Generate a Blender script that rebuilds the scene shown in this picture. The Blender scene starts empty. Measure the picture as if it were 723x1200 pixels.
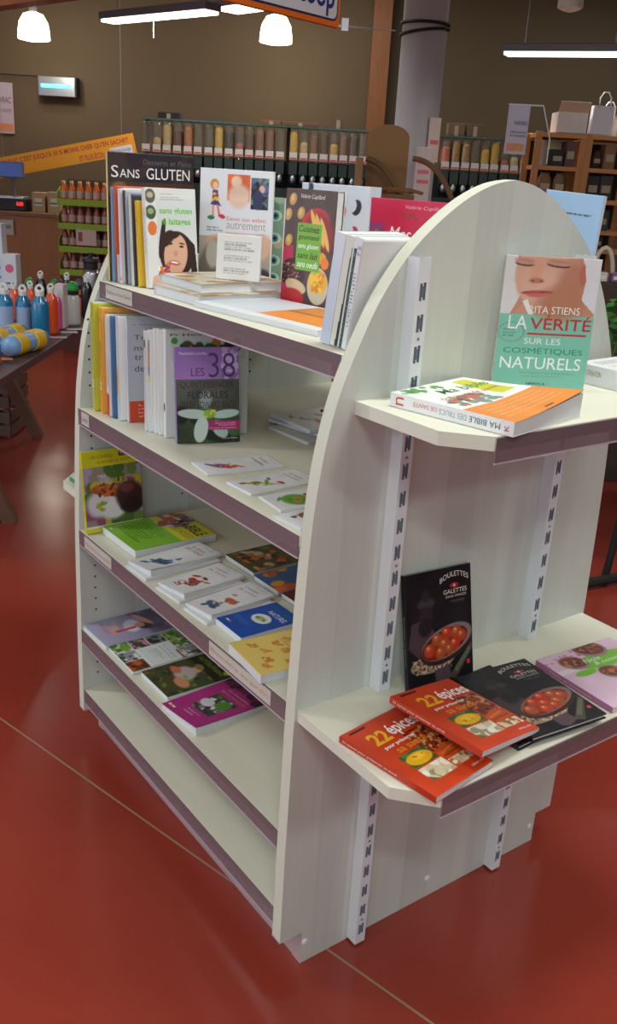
import bpy, bmesh, math, random
import numpy as np
from mathutils import Matrix, Vector, Euler
random.seed(7); rng = np.random.default_rng(7)
PI = math.pi
C = bpy.context.scene.collection
scene = bpy.context.scene

# ------------------------------------------------------------------ camera
FPX, YAW, PITCH, ROLL = 1078.95, 0.6433, 0.3563, 0.0594
CAM = Vector((-0.8373, -1.1279, 1.5151))
_f = Vector((math.sin(YAW)*math.cos(PITCH), math.cos(YAW)*math.cos(PITCH), -math.sin(PITCH)))
_r = Vector((math.cos(YAW), -math.sin(YAW), 0)); _u = _r.cross(_f)
CR = _r*math.cos(ROLL) + _u*math.sin(ROLL); CU = -_r*math.sin(ROLL) + _u*math.cos(ROLL)
cam = bpy.data.cameras.new('camera'); cam.sensor_fit = 'VERTICAL'; cam.sensor_height = 24
cam.lens = FPX/1200*24; cam.clip_start = .02; cam.clip_end = 100
co = bpy.data.objects.new('camera', cam); C.objects.link(co)
co.matrix_world = Matrix(((CR.x, CU.x, -_f.x, CAM.x), (CR.y, CU.y, -_f.y, CAM.y), (CR.z, CU.z, -_f.z, CAM.z), (0, 0, 0, 1)))
scene.camera = co
scene.view_settings.view_transform = 'Standard'; scene.view_settings.look = 'None'
scene.view_settings.gamma = 1; scene.view_settings.use_curve_mapping = False
scene.view_settings.exposure = -0.12
# ------------------------------------------------------------------ world and lights
w = bpy.data.worlds.new('world'); scene.world = w; w.use_nodes = True
w.node_tree.nodes['Background'].inputs[0].default_value = (.62, .78, 1, 1)
w.node_tree.nodes['Background'].inputs[1].default_value = 1.5
V = Vector((math.sin(YAW), math.cos(YAW), 0)); U = Vector((math.cos(YAW), -math.sin(YAW), 0))
CF = Vector((CAM.x, CAM.y, 0))
def F(r, d, z=0): return CF + U*r + V*d + Vector((0, 0, z))   # the hall's own grid: r across, d into the room
def area(name, r, d, z, sx, sy, power, col, rot, spread=PI):
    l = bpy.data.lights.new(name, 'AREA'); l.shape = 'RECTANGLE'; l.size = sx; l.size_y = sy; l.energy = power; l.color = col; l.spread = spread
    o = bpy.data.objects.new(name, l); C.objects.link(o); o.location = F(r, d, z); o.rotation_euler = rot; return o
# daylight through the shop windows on the left and behind the camera
WIN_L = 108; WIN_F = 34; CEIL = 45
area('daylight_left', -6.85, .2, 2.0, 3.0, 6.0, WIN_L, (.80, .90, 1.0), Euler((0, -PI/2, -YAW)))
area('daylight_front', -1.5, -4.85, 2.0, 6.0, 3.0, WIN_F, (.84, .92, 1.0), Euler((PI/2, 0, -YAW)))
for (r, d) in [(-3.2, -1.2), (0, -1.2), (3.2, -1.2), (-3.2, 2.2), (.6, 1.6), (3.2, 2.4), (-3.5, 8.8), (.5, 9.6), (4, 8.8), (-3.5, 11.6), (0, 11.8), (3.5, 11.6)]:
    area('unseen_ceiling_light', r, d, 3.3 if d < 5 else 3.9, 1.2, .16, CEIL if d < 5 else CEIL*.52, (.94, 1, .95), Euler((0, 0, -YAW)))  # unseen ceiling lights; the deeper rows are added to brighten the back wall

# ------------------------------------------------------------------ materials
def lin(c):
    c = [x/255 for x in c[:3]]
    return tuple(x/12.92 if x <= .04045 else ((x+.055)/1.055)**2.4 for x in c)
MC = {}
def mat(name, col, rough=.5, metal=0, spec=.5, var=0, vscale=8, bump=0, bscale=60, emit=0, alpha=1, trans=0, stretch=None, coat=0):
    key = (name,)
    if key in MC: return MC[key]
    m = bpy.data.materials.new(name); m.use_nodes = True; nt = m.node_tree; b = nt.nodes['Principled BSDF']
    c = (*lin(col), 1)
    b.inputs['Base Color'].default_value = c; b.inputs['Roughness'].default_value = rough
    b.inputs['Metallic'].default_value = metal; b.inputs['Specular IOR Level'].default_value = spec
    b.inputs['Alpha'].default_value = alpha; b.inputs['Transmission Weight'].default_value = trans
    b.inputs['Coat Weight'].default_value = coat
    if emit: b.inputs['Emission Color'].default_value = c; b.inputs['Emission Strength'].default_value = emit
    tc = nt.nodes.new('ShaderNodeTexCoord'); mp = nt.nodes.new('ShaderNodeMapping')
    nt.links.new(tc.outputs['Object'], mp.inputs[0])
    if stretch: mp.inputs['Scale'].default_value = stretch
    if var:
        n = nt.nodes.new('ShaderNodeTexNoise'); n.inputs['Scale'].default_value = vscale; n.inputs['Detail'].default_value = 5
        nt.links.new(mp.outputs[0], n.inputs['Vector'])
        mx = nt.nodes.new('ShaderNodeMix'); mx.data_type = 'RGBA'
        mx.inputs['A'].default_value = tuple(max(0, x*(1-var)) for x in c[:3])+(1,); mx.inputs['B'].default_value = tuple(min(1, x*(1+var)) for x in c[:3])+(1,)
        nt.links.new(n.outputs['Fac'], mx.inputs['Factor']); nt.links.new(mx.outputs['Result'], b.inputs['Base Color'])
    if bump:
        n2 = nt.nodes.new('ShaderNodeTexNoise'); n2.inputs['Scale'].default_value = bscale; n2.inputs['Detail'].default_value = 3
        nt.links.new(mp.outputs[0], n2.inputs['Vector'])
        bp = nt.nodes.new('ShaderNodeBump'); bp.inputs['Strength'].default_value = bump; bp.inputs['Distance'].default_value = .01
        nt.links.new(n2.outputs['Fac'], bp.inputs['Height']); nt.links.new(bp.outputs[0], b.inputs['Normal'])
    MC[key] = m; return m
def flat(col, rough=.45): return mat('colour_%d_%d_%d_%d' % (*[int(x) for x in col], int(rough*100)), col, rough, var=.06, vscale=25)
def print_mat():
    m = bpy.data.materials.new('printed_cover'); m.use_nodes = True; nt = m.node_tree; b = nt.nodes['Principled BSDF']
    a = nt.nodes.new('ShaderNodeVertexColor'); a.layer_name = 'Col'; nt.links.new(a.outputs[0], b.inputs['Base Color'])
    b.inputs['Roughness'].default_value = .38; b.inputs['Specular IOR Level'].default_value = .45
    return m
PRINT = print_mat()
def page_mat():
    m = mat('page_edges', (226, 228, 228), .8)
    nt = m.node_tree; b = nt.nodes['Principled BSDF']
    tc = nt.nodes.new('ShaderNodeTexCoord'); wv = nt.nodes.new('ShaderNodeTexWave'); wv.bands_direction = 'Z'; wv.inputs['Scale'].default_value = 260; wv.inputs['Distortion'].default_value = .6
    nt.links.new(tc.outputs['Object'], wv.inputs['Vector'])
    mx = nt.nodes.new('ShaderNodeMix'); mx.data_type = 'RGBA'; mx.inputs['A'].default_value = (*lin((196, 200, 206)), 1); mx.inputs['B'].default_value = (*lin((234, 234, 230)), 1)
    nt.links.new(wv.outputs['Fac'], mx.inputs['Factor']); nt.links.new(mx.outputs['Result'], b.inputs['Base Color']); return m
PAGES = page_mat()
def whitewash(name, base, dark):
    # white-stained wood: wide upright staves, fine grain
    m = bpy.data.materials.new(name); m.use_nodes = True; nt = m.node_tree; b = nt.nodes['Principled BSDF']
    tc = nt.nodes.new('ShaderNodeTexCoord'); mp = nt.nodes.new('ShaderNodeMapping'); mp.inputs['Scale'].default_value = (1, 1, .03)
    nt.links.new(tc.outputs['Object'], mp.inputs[0])
    n = nt.nodes.new('ShaderNodeTexNoise'); n.inputs['Scale'].default_value = 90; n.inputs['Detail'].default_value = 4; nt.links.new(mp.outputs[0], n.inputs['Vector'])
    sx = nt.nodes.new('ShaderNodeSeparateXYZ'); nt.links.new(tc.outputs['Object'], sx.inputs[0])
    mul = nt.nodes.new('ShaderNodeMath'); mul.operation = 'MULTIPLY'; mul.inputs[1].default_value = 12.5; nt.links.new(sx.outputs['X'], mul.inputs[0])
    fl = nt.nodes.new('ShaderNodeMath'); fl.operation = 'FLOOR'; nt.links.new(mul.outputs[0], fl.inputs[0])
    wn = nt.nodes.new('ShaderNodeTexWhiteNoise'); wn.noise_dimensions = '1D'; nt.links.new(fl.outputs[0], wn.inputs['W'])
    ad = nt.nodes.new('ShaderNodeMath'); ad.operation = 'MULTIPLY_ADD'; ad.inputs[1].default_value = .55; nt.links.new(wn.outputs['Value'], ad.inputs[0])
    sc = nt.nodes.new('ShaderNodeMath'); sc.operation = 'MULTIPLY'; sc.inputs[1].default_value = .5; nt.links.new(n.outputs['Fac'], sc.inputs[0]); nt.links.new(sc.outputs[0], ad.inputs[2])
    mx = nt.nodes.new('ShaderNodeMix'); mx.data_type = 'RGBA'; mx.inputs['A'].default_value = (*lin(dark), 1); mx.inputs['B'].default_value = (*lin(base), 1)
    nt.links.new(ad.outputs[0], mx.inputs['Factor']); nt.links.new(mx.outputs['Result'], b.inputs['Base Color'])
    b.inputs['Roughness'].default_value = .5; return m
WW = whitewash('whitewashed_panel', (212, 216, 208), (190, 193, 187))
BOARD = mat('cream_shelf_board', (222, 220, 202), .5, var=.05, vscale=12, stretch=(4, .4, 1))
EDGE = mat('cream_edge_band', (214, 214, 196), .5, var=.04)
METAL = mat('white_enamel', (226, 230, 234), .35, spec=.5)
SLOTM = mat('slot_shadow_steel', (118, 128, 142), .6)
RAIL = mat('clear_plastic_rail', (134, 110, 118), .25, alpha=.68, spec=.6)
RAILIP = mat('clear_plastic_lip', (205, 190, 200), .15, alpha=.8, spec=.8)
PAPER = mat('label_paper', (196, 190, 180), .6)

# ------------------------------------------------------------------ mesh helpers
def mk(name, verts, faces, mats, parent=None, fm=None, smooth=False, loc=None, rot=None):
    me = bpy.data.meshes.new(name); me.from_pydata([tuple(v) for v in verts], [], faces); me.update()
    for m in (mats if isinstance(mats, (list, tuple)) else [mats]): me.materials.append(m)
    if fm:
        for p, i in zip(me.polygons, fm): p.material_index = i
    if smooth:
        for p in me.polygons: p.use_smooth = True
    o = bpy.data.objects.new(name, me); C.objects.link(o)
    if parent: o.parent = parent
    if loc is not None: o.location = loc
    if rot is not None: o.rotation_euler = rot
    return o
class MB:
    def __init__(s): s.v = []; s.f = []; s.m = []
    def add(s, v, f, mi=0):
        n = len(s.v); s.v += [tuple(x) for x in v]; s.f += [[i+n for i in q] for q in f]; s.m += [mi]*len(f); return s
    def box(s, x0, x1, y0, y1, z0, z1, mi=0, bev=0, M=None):
        if bev:
            bm = bmesh.new(); bmesh.ops.create_cube(bm, size=1)
            for v in bm.verts: v.co = Vector(((x0+x1)/2+v.co.x*(x1-x0), (y0+y1)/2+v.co.y*(y1-y0), (z0+z1)/2+v.co.z*(z1-z0)))
            bmesh.ops.bevel(bm, geom=bm.edges[:], offset=bev, segments=2, profile=.5, affect='EDGES')
            bm.verts.index_update(); v = [x.co.copy() for x in bm.verts]; f = [[q.index for q in p.verts] for p in bm.faces]; bm.free()
        else:
            v = [Vector(p) for p in ((x0,y0,z0),(x1,y0,z0),(x1,y1,z0),(x0,y1,z0),(x0,y0,z1),(x1,y0,z1),(x1,y1,z1),(x0,y1,z1))]
            f = [(0,3,2,1),(4,5,6,7),(0,1,5,4),(1,2,6,5),(2,3,7,6),(3,0,4,7)]
        if M is not None: v = [M @ p for p in v]
        return s.add(v, f, mi)
    def prism(s, poly, z0, z1, mi=0, axis='z', mtop=None):
        n = len(poly)
        def P(a, b, c): return {'z': (a, b, c), 'y': (a, c, b), 'x': (c, a, b)}[axis]
        v = [P(a, b, z0) for a, b in poly] + [P(a, b, z1) for a, b in poly]
        s.add(v, [list(range(n))[::-1], list(range(n, 2*n))], mi)
        m = len(s.v)-2*n
        for i in range(n): s.f.append([m+i, m+(i+1) % n, m+n+(i+1) % n, m+n+i]); s.m.append(mi if mtop is None else mtop)
        return s
    def lathe(s, prof, seg=16, cx=0, cy=0, mi=0, cap=True, sx=1, sy=1):
        v = []; f = []
        for (r, z) in prof:
            for k in range(seg): a = 2*PI*k/seg; v.append((cx+r*math.cos(a)*sx, cy+r*math.sin(a)*sy, z))
        for j in range(len(prof)-1):
            for k in range(seg): f.append((j*seg+k, j*seg+(k+1) % seg, (j+1)*seg+(k+1) % seg, (j+1)*seg+k))
        if cap: f.append(list(range(seg))[::-1]); f.append([(len(prof)-1)*seg+k for k in range(seg)])
        return s.add(v, f, mi)
    def tube(s, pts, r, seg=8, mi=0):
        pts = [Vector(p) for p in pts]; v = []; f = []
        for i, p in enumerate(pts):
            t = (pts[min(i+1, len(pts)-1)]-pts[max(i-1, 0)]).normalized()
            a = t.cross(Vector((0, 0, 1)));
            if a.length < .1: a = t.cross(Vector((1, 0, 0)))
            a.normalize(); b = t.cross(a); rr = r[i] if isinstance(r, (list, tuple)) else r
            for k in range(seg): v.append(p+a*rr*math.cos(2*PI*k/seg)+b*rr*math.sin(2*PI*k/seg))
        for j in range(len(pts)-1):
            for k in range(seg): f.append((j*seg+k, j*seg+(k+1) % seg, (j+1)*seg+(k+1) % seg, (j+1)*seg+k))
        f.append(list(range(seg))[::-1]); f.append([(len(pts)-1)*seg+k for k in range(seg)])
        return s.add(v, f, mi)
    def build(s, name, mats, parent=None, smooth=False, loc=None, rot=None):
        return mk(name, s.v, s.f, mats, parent, s.m, smooth, loc, rot)
def tag(o, label=None, cat=None, group=None, kind=None):
    if label: o['label'] = label
    if cat: o['category'] = cat
    if group: o['group'] = group
    if kind: o['kind'] = kind
    return o
def empty(name, loc=(0, 0, 0), rz=0, label=None, cat=None, group=None, M=None):
    o = bpy.data.objects.new(name, None); C.objects.link(o); o.empty_display_size = .05
    if M is not None: o.matrix_world = M
    else: o.location = loc; o.rotation_euler = (0, 0, rz)
    return tag(o, label, cat, group)
def smooth_by(o, ang=40):
    me = o.data
    for p in me.polygons: p.use_smooth = True
    bm = bmesh.new(); bm.from_mesh(me)
    for e in bm.edges: e.smooth = not (len(e.link_faces) == 2 and e.calc_face_angle() > math.radians(ang))
    bm.to_mesh(me); bm.free(); return o

# flat lettering: outlines of the built-in font, fitted into a box
_glyph = {}
def glyphs(txt, bold=0, shear=0):
    k = (txt, bold, shear)
    if k in _glyph: return _glyph[k]
    cu = bpy.data.curves.new('t', 'FONT'); cu.body = txt; cu.size = 1; cu.shear = shear; cu.offset = bold; cu.resolution_u = 3
    o = bpy.data.objects.new('t', cu); C.objects.link(o)
    dg = bpy.context.evaluated_depsgraph_get(); me = bpy.data.meshes.new_from_object(o.evaluated_get(dg))
    n = len(me.vertices); a = np.zeros(n*3); me.vertices.foreach_get('co', a); a = a.reshape(-1, 3)[:, :2]
    fs = [list(p.vertices) for p in me.polygons]
    bpy.data.objects.remove(o); bpy.data.curves.remove(cu); bpy.data.meshes.remove(me)
    _glyph[k] = (a, fs); return a, fs
class Lettering:
    def __init__(s): s.v = []; s.f = []; s.m = []; s.mats = []
    def put(s, txt, x0, y0, x1, y1, col, z=0, bold=0, shear=0, rot=0, arc=0):
        a, fs = glyphs(txt, bold, shear)
        if len(a) == 0: return
        mn, mxx = a.min(0), a.max(0); q = (a-mn)/(mxx-mn+1e-9)
        wd, ht = x1-x0, y1-y0
        px = (q[:, 0]-.5)*wd; py = (q[:, 1]-.5)*ht + arc*(1-(2*q[:, 0]-1)**2)
        c, sn = math.cos(rot), math.sin(rot); cx, cy = (x0+x1)/2, (y0+y1)/2
        m = flat(col)
        if m not in s.mats: s.mats.append(m)
        mi = s.mats.index(m); n = len(s.v)
        s.v += [(cx+c*i-sn*j, cy+sn*i+c*j, z) for i, j in zip(px, py)]
        s.f += [[i+n for i in f] for f in fs]; s.m += [mi]*len(fs)
    def build(s, parent, name='lettering', M=None):
        if not s.v: return
        v = s.v if M is None else [tuple(M @ Vector(p)) for p in s.v]
        return mk(name, v, s.f, s.mats, parent, s.m)

# ------------------------------------------------------------------ printed pictures (pigment per vertex of a fine grid)
class Art:
    def __init__(s, w, h, base, res=480):
        s.w, s.h = w, h; s.W = max(4, int(w*res)); s.H = max(4, int(h*res))
        s.a = np.zeros((s.H+1, s.W+1, 3)); s.a[:] = np.array(base, float)
        s.v, s.u = np.mgrid[0:1:complex(s.H+1), 0:1:complex(s.W+1)]     # v from the top
        s.let = []
    def put(s, m, c, al=1):
        m = (np.clip(m, 0, 1)*al)[..., None]; s.a = s.a*(1-m)+np.array(c, float)*m; return s
    def rect(s, u0, v0, u1, v1, c, al=1): return s.put((s.u >= u0)&(s.u <= u1)&(s.v >= v0)&(s.v <= v1), c, al)
    def grad(s, u0, v0, u1, v1, c0, c1, ax='v'):
        m = ((s.u >= u0)&(s.u <= u1)&(s.v >= v0)&(s.v <= v1)); t = ((s.v-v0)/(v1-v0) if ax == 'v' else (s.u-u0)/(u1-u0))[..., None]
        s.a = np.where(m[..., None], np.array(c0)*(1-t)+np.array(c1)*t, s.a); return s
    def ell(s, cu, cv, ru, rv, c, rot=0, soft=.12, al=1):
        x = (s.u-cu)*s.w; y = (s.v-cv)*s.h; a = math.radians(rot); X = x*math.cos(a)+y*math.sin(a); Y = -x*math.sin(a)+y*math.cos(a)
        d = np.sqrt((X/(ru*s.w))**2+(Y/(rv*s.h))**2); return s.put((1-d)/soft+.5, c, al)
    def poly(s, pts, c, al=1):
        ins = np.zeros_like(s.u, bool); n = len(pts)
        for i in range(n):
            (x0, y0), (x1, y1) = pts[i], pts[(i+1) % n]
            if y0 == y1: continue
            cond = ((y0 > s.v) != (y1 > s.v)) & (s.u < (x1-x0)*(s.v-y0)/(y1-y0)+x0); ins ^= cond
        return s.put(ins, c, al)
    def noise(s, amt, k=6, region=None):
        n = rng.random((max(2, int(k*s.h/s.w))+2, k+2)); yi = s.v*(n.shape[0]-1.001); xi = s.u*(n.shape[1]-1.001)
        y0 = yi.astype(int); x0 = xi.astype(int); fy = yi-y0; fx = xi-x0; fy = fy*fy*(3-2*fy); fx = fx*fx*(3-2*fx)
        g = (n[y0, x0]*(1-fx)+n[y0, x0+1]*fx)*(1-fy)+(n[y0+1, x0]*(1-fx)+n[y0+1, x0+1]*fx)*fy
        m = np.ones_like(s.u, bool) if region is None else ((s.u >= region[0])&(s.u <= region[2])&(s.v >= region[1])&(s.v <= region[3]))
        s.a = np.where(m[..., None], np.clip(s.a*(1+(g-.5)[..., None]*2*amt), 0, 255), s.a); return s
    def blobs(s, n, reg, cols, sz, asp=1, soft=.3):
        for _ in range(n):
            s.ell(random.uniform(reg[0], reg[2]), random.uniform(reg[1], reg[3]), random.uniform(.6, 1.2)*sz, random.uniform(.6, 1.2)*sz*asp*s.w/s.h, random.choice(cols), random.uniform(0, 180), soft)
        return s
    def photo(s, reg, cols, n=40, sz=.08, base=None):
        u0, v0, u1, v1 = reg; keep = s.a.copy()
        if base: s.rect(*reg, base)
        s.blobs(n, reg, cols, sz); m = ((s.u >= u0)&(s.u <= u1)&(s.v >= v0)&(s.v <= v1))[..., None]; s.a = np.where(m, s.a, keep); return s
    def lines(s, u0, v0, u1, v1, n, c, al=.6, fill=.85):
        for i in range(n):
            v = v0+(v1-v0)*(i+.5)/n; hh = (v1-v0)/n*.28; x = u0
            e = u0+(u1-u0)*random.uniform(fill-.2, fill+.1)
            while x < e:
                l = random.uniform(.02, .09); s.put((s.u >= x)&(s.u <= min(e, x+l))&(abs(s.v-v) <= hh), c, al); x += l+.015
        return s
    def text(s, t, u0, v0, u1, v1, c, **k): s.let.append((t, u0, v0, u1, v1, c, k)); return s
def lin_arr(a):
    a = np.clip(a/255, 0, 1); return np.where(a <= .04045, a/12.92, ((a+.055)/1.055)**2.4)
def art_mesh(name, art, parent, to3, zf=None, back=False):
    """grid skin: local (x, y) of the print -> to3(x, y, z)"""
    H, W = art.H, art.W; X = art.u*art.w; Y = (1-art.v)*art.h
    pts = to3(X.ravel(), Y.ravel())
    idx = np.arange((H+1)*(W+1)).reshape(H+1, W+1)
    q = np.stack([idx[1:, :-1], idx[1:, 1:], idx[:-1, 1:], idx[:-1, :-1]], -1).reshape(-1, 4)
    if back: q = q[:, ::-1]
    me = bpy.data.meshes.new(name); me.vertices.add(len(pts)); me.vertices.foreach_set('co', pts.astype(np.float32).ravel())
    me.loops.add(q.size); me.loops.foreach_set('vertex_index', q.ravel().astype(np.int32)); me.polygons.add(len(q))
    me.polygons.foreach_set('loop_start', np.arange(0, q.size, 4, dtype=np.int32)); me.polygons.foreach_set('loop_total', np.full(len(q), 4, dtype=np.int32))
    me.update(); ca = me.color_attributes.new('Col', 'FLOAT_COLOR', 'POINT')
    col = np.ones((len(pts), 4), np.float32); col[:, :3] = lin_arr(art.a).reshape(-1, 3); ca.data.foreach_set('color', col.ravel())
    me.materials.append(PRINT); me.validate(); o = bpy.data.objects.new(name, me); C.objects.link(o); o.parent = parent
    return o
def pose(x, y, z, yaw, lean=0, tilt=0, roll=0):
    return Matrix.Translation((x, y, z)) @ Matrix.Rotation(math.radians(yaw), 4, 'Z') @ Matrix.Rotation(math.radians(lean), 4, 'X') @ Matrix.Rotation(math.radians(roll), 4, 'Y') @ Matrix.Rotation(math.radians(tilt), 4, 'Z')
def book(label, q, t, art, spine, back=None, spine_art=None, cat='book', name='book', group=None, hard=False, curl=0, lift=0, pages=None, spine_text=None, spine_label=None):
    """q=(x,y,z,yaw,lean,tilt,roll,w,h), z of the front cover's lower spine corner's footprint; body t thick behind the cover. Local: x spine->fore edge, y foot->head, z back->front"""
    x, y, z, yaw, lean, tilt, roll, wd, h = q
    M = pose(x, y, z, yaw, lean, tilt, roll)
    if lean > 30: M = M @ Matrix.Translation((0, 0, -t)); M.translation.z += max(0, t*math.sin(math.radians(90-lean)))  # keep the lower back edge on the board
    if tilt < 0 and lean > 30: M.translation.z += 0
    e = empty(name, M=M, label=label, cat=cat, group=group)
    ct = .0022 if hard else .0005
    ins = .003 if hard else .0006
    def dz(X, Y): 
        a = np.clip(X/wd, 0, 1); b = 1-np.clip(Y/h, 0, 1)
        return curl*(a**2.5) + lift*np.clip(a+b-1, 0, 1)**1.5
    nseg = 10 if (curl or lift) else 1
    # page block
    mb = MB(); vs = []; n = nseg
    for j in range(n+1):
        for i in range(n+1):
            X = ins*.3+(wd-1.3*ins)*i/n; Y = ins+(h-2*ins)*j/n; vs.append((X, Y, t-ct-.0001+float(dz(X, Y))*(.75 if curl >= 0 else 1.25)))
    top = len(vs)
    for j in range(n+1):
        for i in range(n+1):
            X = ins*.3+(wd-1.3*ins)*i/n; Y = ins+(h-2*ins)*j/n; vs.append((X, Y, ct))
    fs = []; g = lambda i, j, k=0: k*top+j*(n+1)+i
    for j in range(n):
        for i in range(n): fs += [(g(i,j), g(i+1,j), g(i+1,j+1), g(i,j+1)), (g(i,j+1,1), g(i+1,j+1,1), g(i+1,j,1), g(i,j,1))]
    for i in range(n): fs += [(g(i,0,1), g(i+1,0,1), g(i+1,0), g(i,0)), (g(i+1,n,1), g(i,n,1), g(i,n), g(i+1,n)), (g(0,i+1,1), g(0,i,1), g(0,i), g(0,i+1)), (g(n,i,1), g(n,i+1,1), g(n,i+1), g(n,i))]
    mk('page_block', vs, fs, pages or PAGES, e)
    # covers: art on the outside, thin board edge below it
    def skin(nm, A, zt, sgn):
        if not isinstance(A, Art): A = Art(wd, h, A, 60)
        def to3(X, Y):
            XX = X if sgn > 0 else wd-X
            return np.stack([XX, Y, np.full_like(X, zt)+(dz(XX, Y) if sgn > 0 else 0)], -1)
        o = art_mesh(nm, A, e, to3)
        if sgn < 0: pass
        # board edge
        bm = bmesh.new(); bm.from_mesh(o.data)
        ge = [ed for ed in bm.edges if len(ed.link_faces) == 1]
        r = bmesh.ops.extrude_edge_only(bm, edges=ge)
        for v in [v for v in r['geom'] if isinstance(v, bmesh.types.BMVert)]: v.co.z -= sgn*ct
        bmesh.ops.recalc_face_normals(bm, faces=bm.faces); bm.to_mesh(o.data); bm.free()
        if A.let:
            L = Lettering()
            for (tx, u0, v0, u1, v1, c, k) in A.let: L.put(tx, u0*wd, (1-v1)*h, u1*wd, (1-v0)*h, c, z=.00025, **k)
            lo = L.build(o)
            for v in lo.data.vertices:
                X, Y = v.co.x, v.co.y; zz = float(dz(X, Y))
                if sgn > 0: v.co.z = zt+.0002+zz
                else: v.co.x = wd-X; v.co.z = zt-.0002
        return o
    skin('front_cover', art, t, 1)
    if back is not None or lean > 30: skin('back_cover', back if back is not None else (225, 225, 222), 0, -1)
    else: MB().box(0, wd, 0, h, 0, ct).build('back_cover', flat(spine), e)
    if isinstance(spine_art, Art):
        o = art_mesh('spine', spine_art, e, lambda X, Y: np.stack([np.full_like(X, -.0004), Y, X], -1)[:, :], back=False)
        # print x runs from back to front when read from outside
        MB().box(-.0003, .0004, 0, h, 0, t).build('spine_hinge', flat(spine), e)
    else:
        o = MB().box(-.0004, .0006, 0, h, 0, t, bev=.0002 if t > .004 else 0).build('spine', flat(spine), e)
    if spine_label: o['label'] = spine_label
    st = list(spine_text or [])
    if isinstance(spine_art, Art):
        st += [(tx, u0, v0, u1, v1, c, k) for tx, u0, v0, u1, v1, c, k in spine_art.let]
    if st:
        L = Lettering()
        for it in st:
            tx, u0, v0, u1, v1, c = it[:6]; k = dict(it[6]) if len(it) > 6 else {}
            # (u across the spine 0=back..1=front, v from the head) ; rot=+-90 for lettering along the spine
            rr = k.pop('rot', -PI/2)
            cx, cy = (u0+u1)/2*t, (1-(v0+v1)/2)*h; ww, hh = abs(u1-u0)*t, abs(v1-v0)*h
            if abs(rr) > 1: ww, hh = hh, ww
            L.put(tx, cx-ww/2, cy-hh/2, cx+ww/2, cy+hh/2, c, rot=rr, **k)
        lo = L.build(o)
        for v in lo.data.vertices: X, Y = v.co.x, v.co.y; v.co = (-.0009, Y, X)
    # let the book stand exactly on its board
    zm = 1e9
    for ch in e.children_recursive:
        if ch.type == 'MESH':
            for c in ch.bound_box: 
                pass
            n_ = len(ch.data.vertices); a_ = np.zeros(n_*3); ch.data.vertices.foreach_get('co', a_); a_ = a_.reshape(-1, 3)
            zm = min(zm, float((a_ @ np.array(M)[2, :3]).min()+M.translation.z))
    M.translation.z += z-zm; e.matrix_world = M
    return e
# ------------------------------------------------------------------ the hall (aligned to the shop grid r, d)
def hall(name, r0, r1, d0, d1, z0, z1, m, holes=None):
    mb = MB().box(r0, r1, d0, d1, z0, z1)
    o = mb.build(name, m, loc=F(0, 0, 0), rot=(0, 0, -YAW)); o['kind'] = 'structure'; return o
def floor_mat():
    m = bpy.data.materials.new('red_resin_floor'); m.use_nodes = True; nt = m.node_tree; b = nt.nodes['Principled BSDF']
    tc = nt.nodes.new('ShaderNodeTexCoord')
    n = nt.nodes.new('ShaderNodeTexNoise'); n.inputs['Scale'].default_value = 2.2; n.inputs['Detail'].default_value = 6; nt.links.new(tc.outputs['Object'], n.inputs['Vector'])
    mx = nt.nodes.new('ShaderNodeMix'); mx.data_type = 'RGBA'; mx.inputs['A'].default_value = (*lin((132, 46, 35)), 1); mx.inputs['B'].default_value = (*lin((156, 62, 47)), 1)
    nt.links.new(n.outputs['Fac'], mx.inputs['Factor'])
    n3 = nt.nodes.new('ShaderNodeTexNoise'); n3.inputs['Scale'].default_value = 420; nt.links.new(tc.outputs['Object'], n3.inputs['Vector'])
    cr = nt.nodes.new('ShaderNodeValToRGB'); cr.color_ramp.elements[0].position = .71; cr.color_ramp.elements[1].position = .76
    nt.links.new(n3.outputs['Fac'], cr.inputs[0])
    mx2 = nt.nodes.new('ShaderNodeMix'); mx2.data_type = 'RGBA'; mx2.inputs['B'].default_value = (*lin((190, 150, 130)), 1)
    nt.links.new(cr.outputs[0], mx2.inputs['Factor']); nt.links.new(mx.outputs['Result'], mx2.inputs['A']); nt.links.new(mx2.outputs['Result'], b.inputs['Base Color'])
    b.inputs['Roughness'].default_value = .19; b.inputs['Specular IOR Level'].default_value = .55
    bp = nt.nodes.new('ShaderNodeBump'); bp.inputs['Strength'].default_value = .06; n2 = nt.nodes.new('ShaderNodeTexNoise'); n2.inputs['Scale'].default_value = 14
    nt.links.new(tc.outputs['Object'], n2.inputs['Vector']); nt.links.new(n2.outputs['Fac'], bp.inputs['Height']); nt.links.new(bp.outputs[0], b.inputs['Normal'])
    return m
FLOOR = floor_mat()
hall('floor', -7, 7, -5, 13.5, -.1, 0, FLOOR)
WALLM = mat('olive_brown_wall', (104, 88, 66), .8, var=.06, vscale=3, bump=.05)
hall('wall_back', -7, 7, 13.5, 13.65, 0, 4.2, WALLM)
hall('wall_right', 7, 7.15, -5, 13.5, 0, 4.2, mat('dark_wall', (92, 84, 70), .8, var=.05))
hall('ceiling', -7, 7, -5, 13.5, 4.2, 4.3, mat('pale_ceiling', (190, 180, 165), .8))
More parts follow.
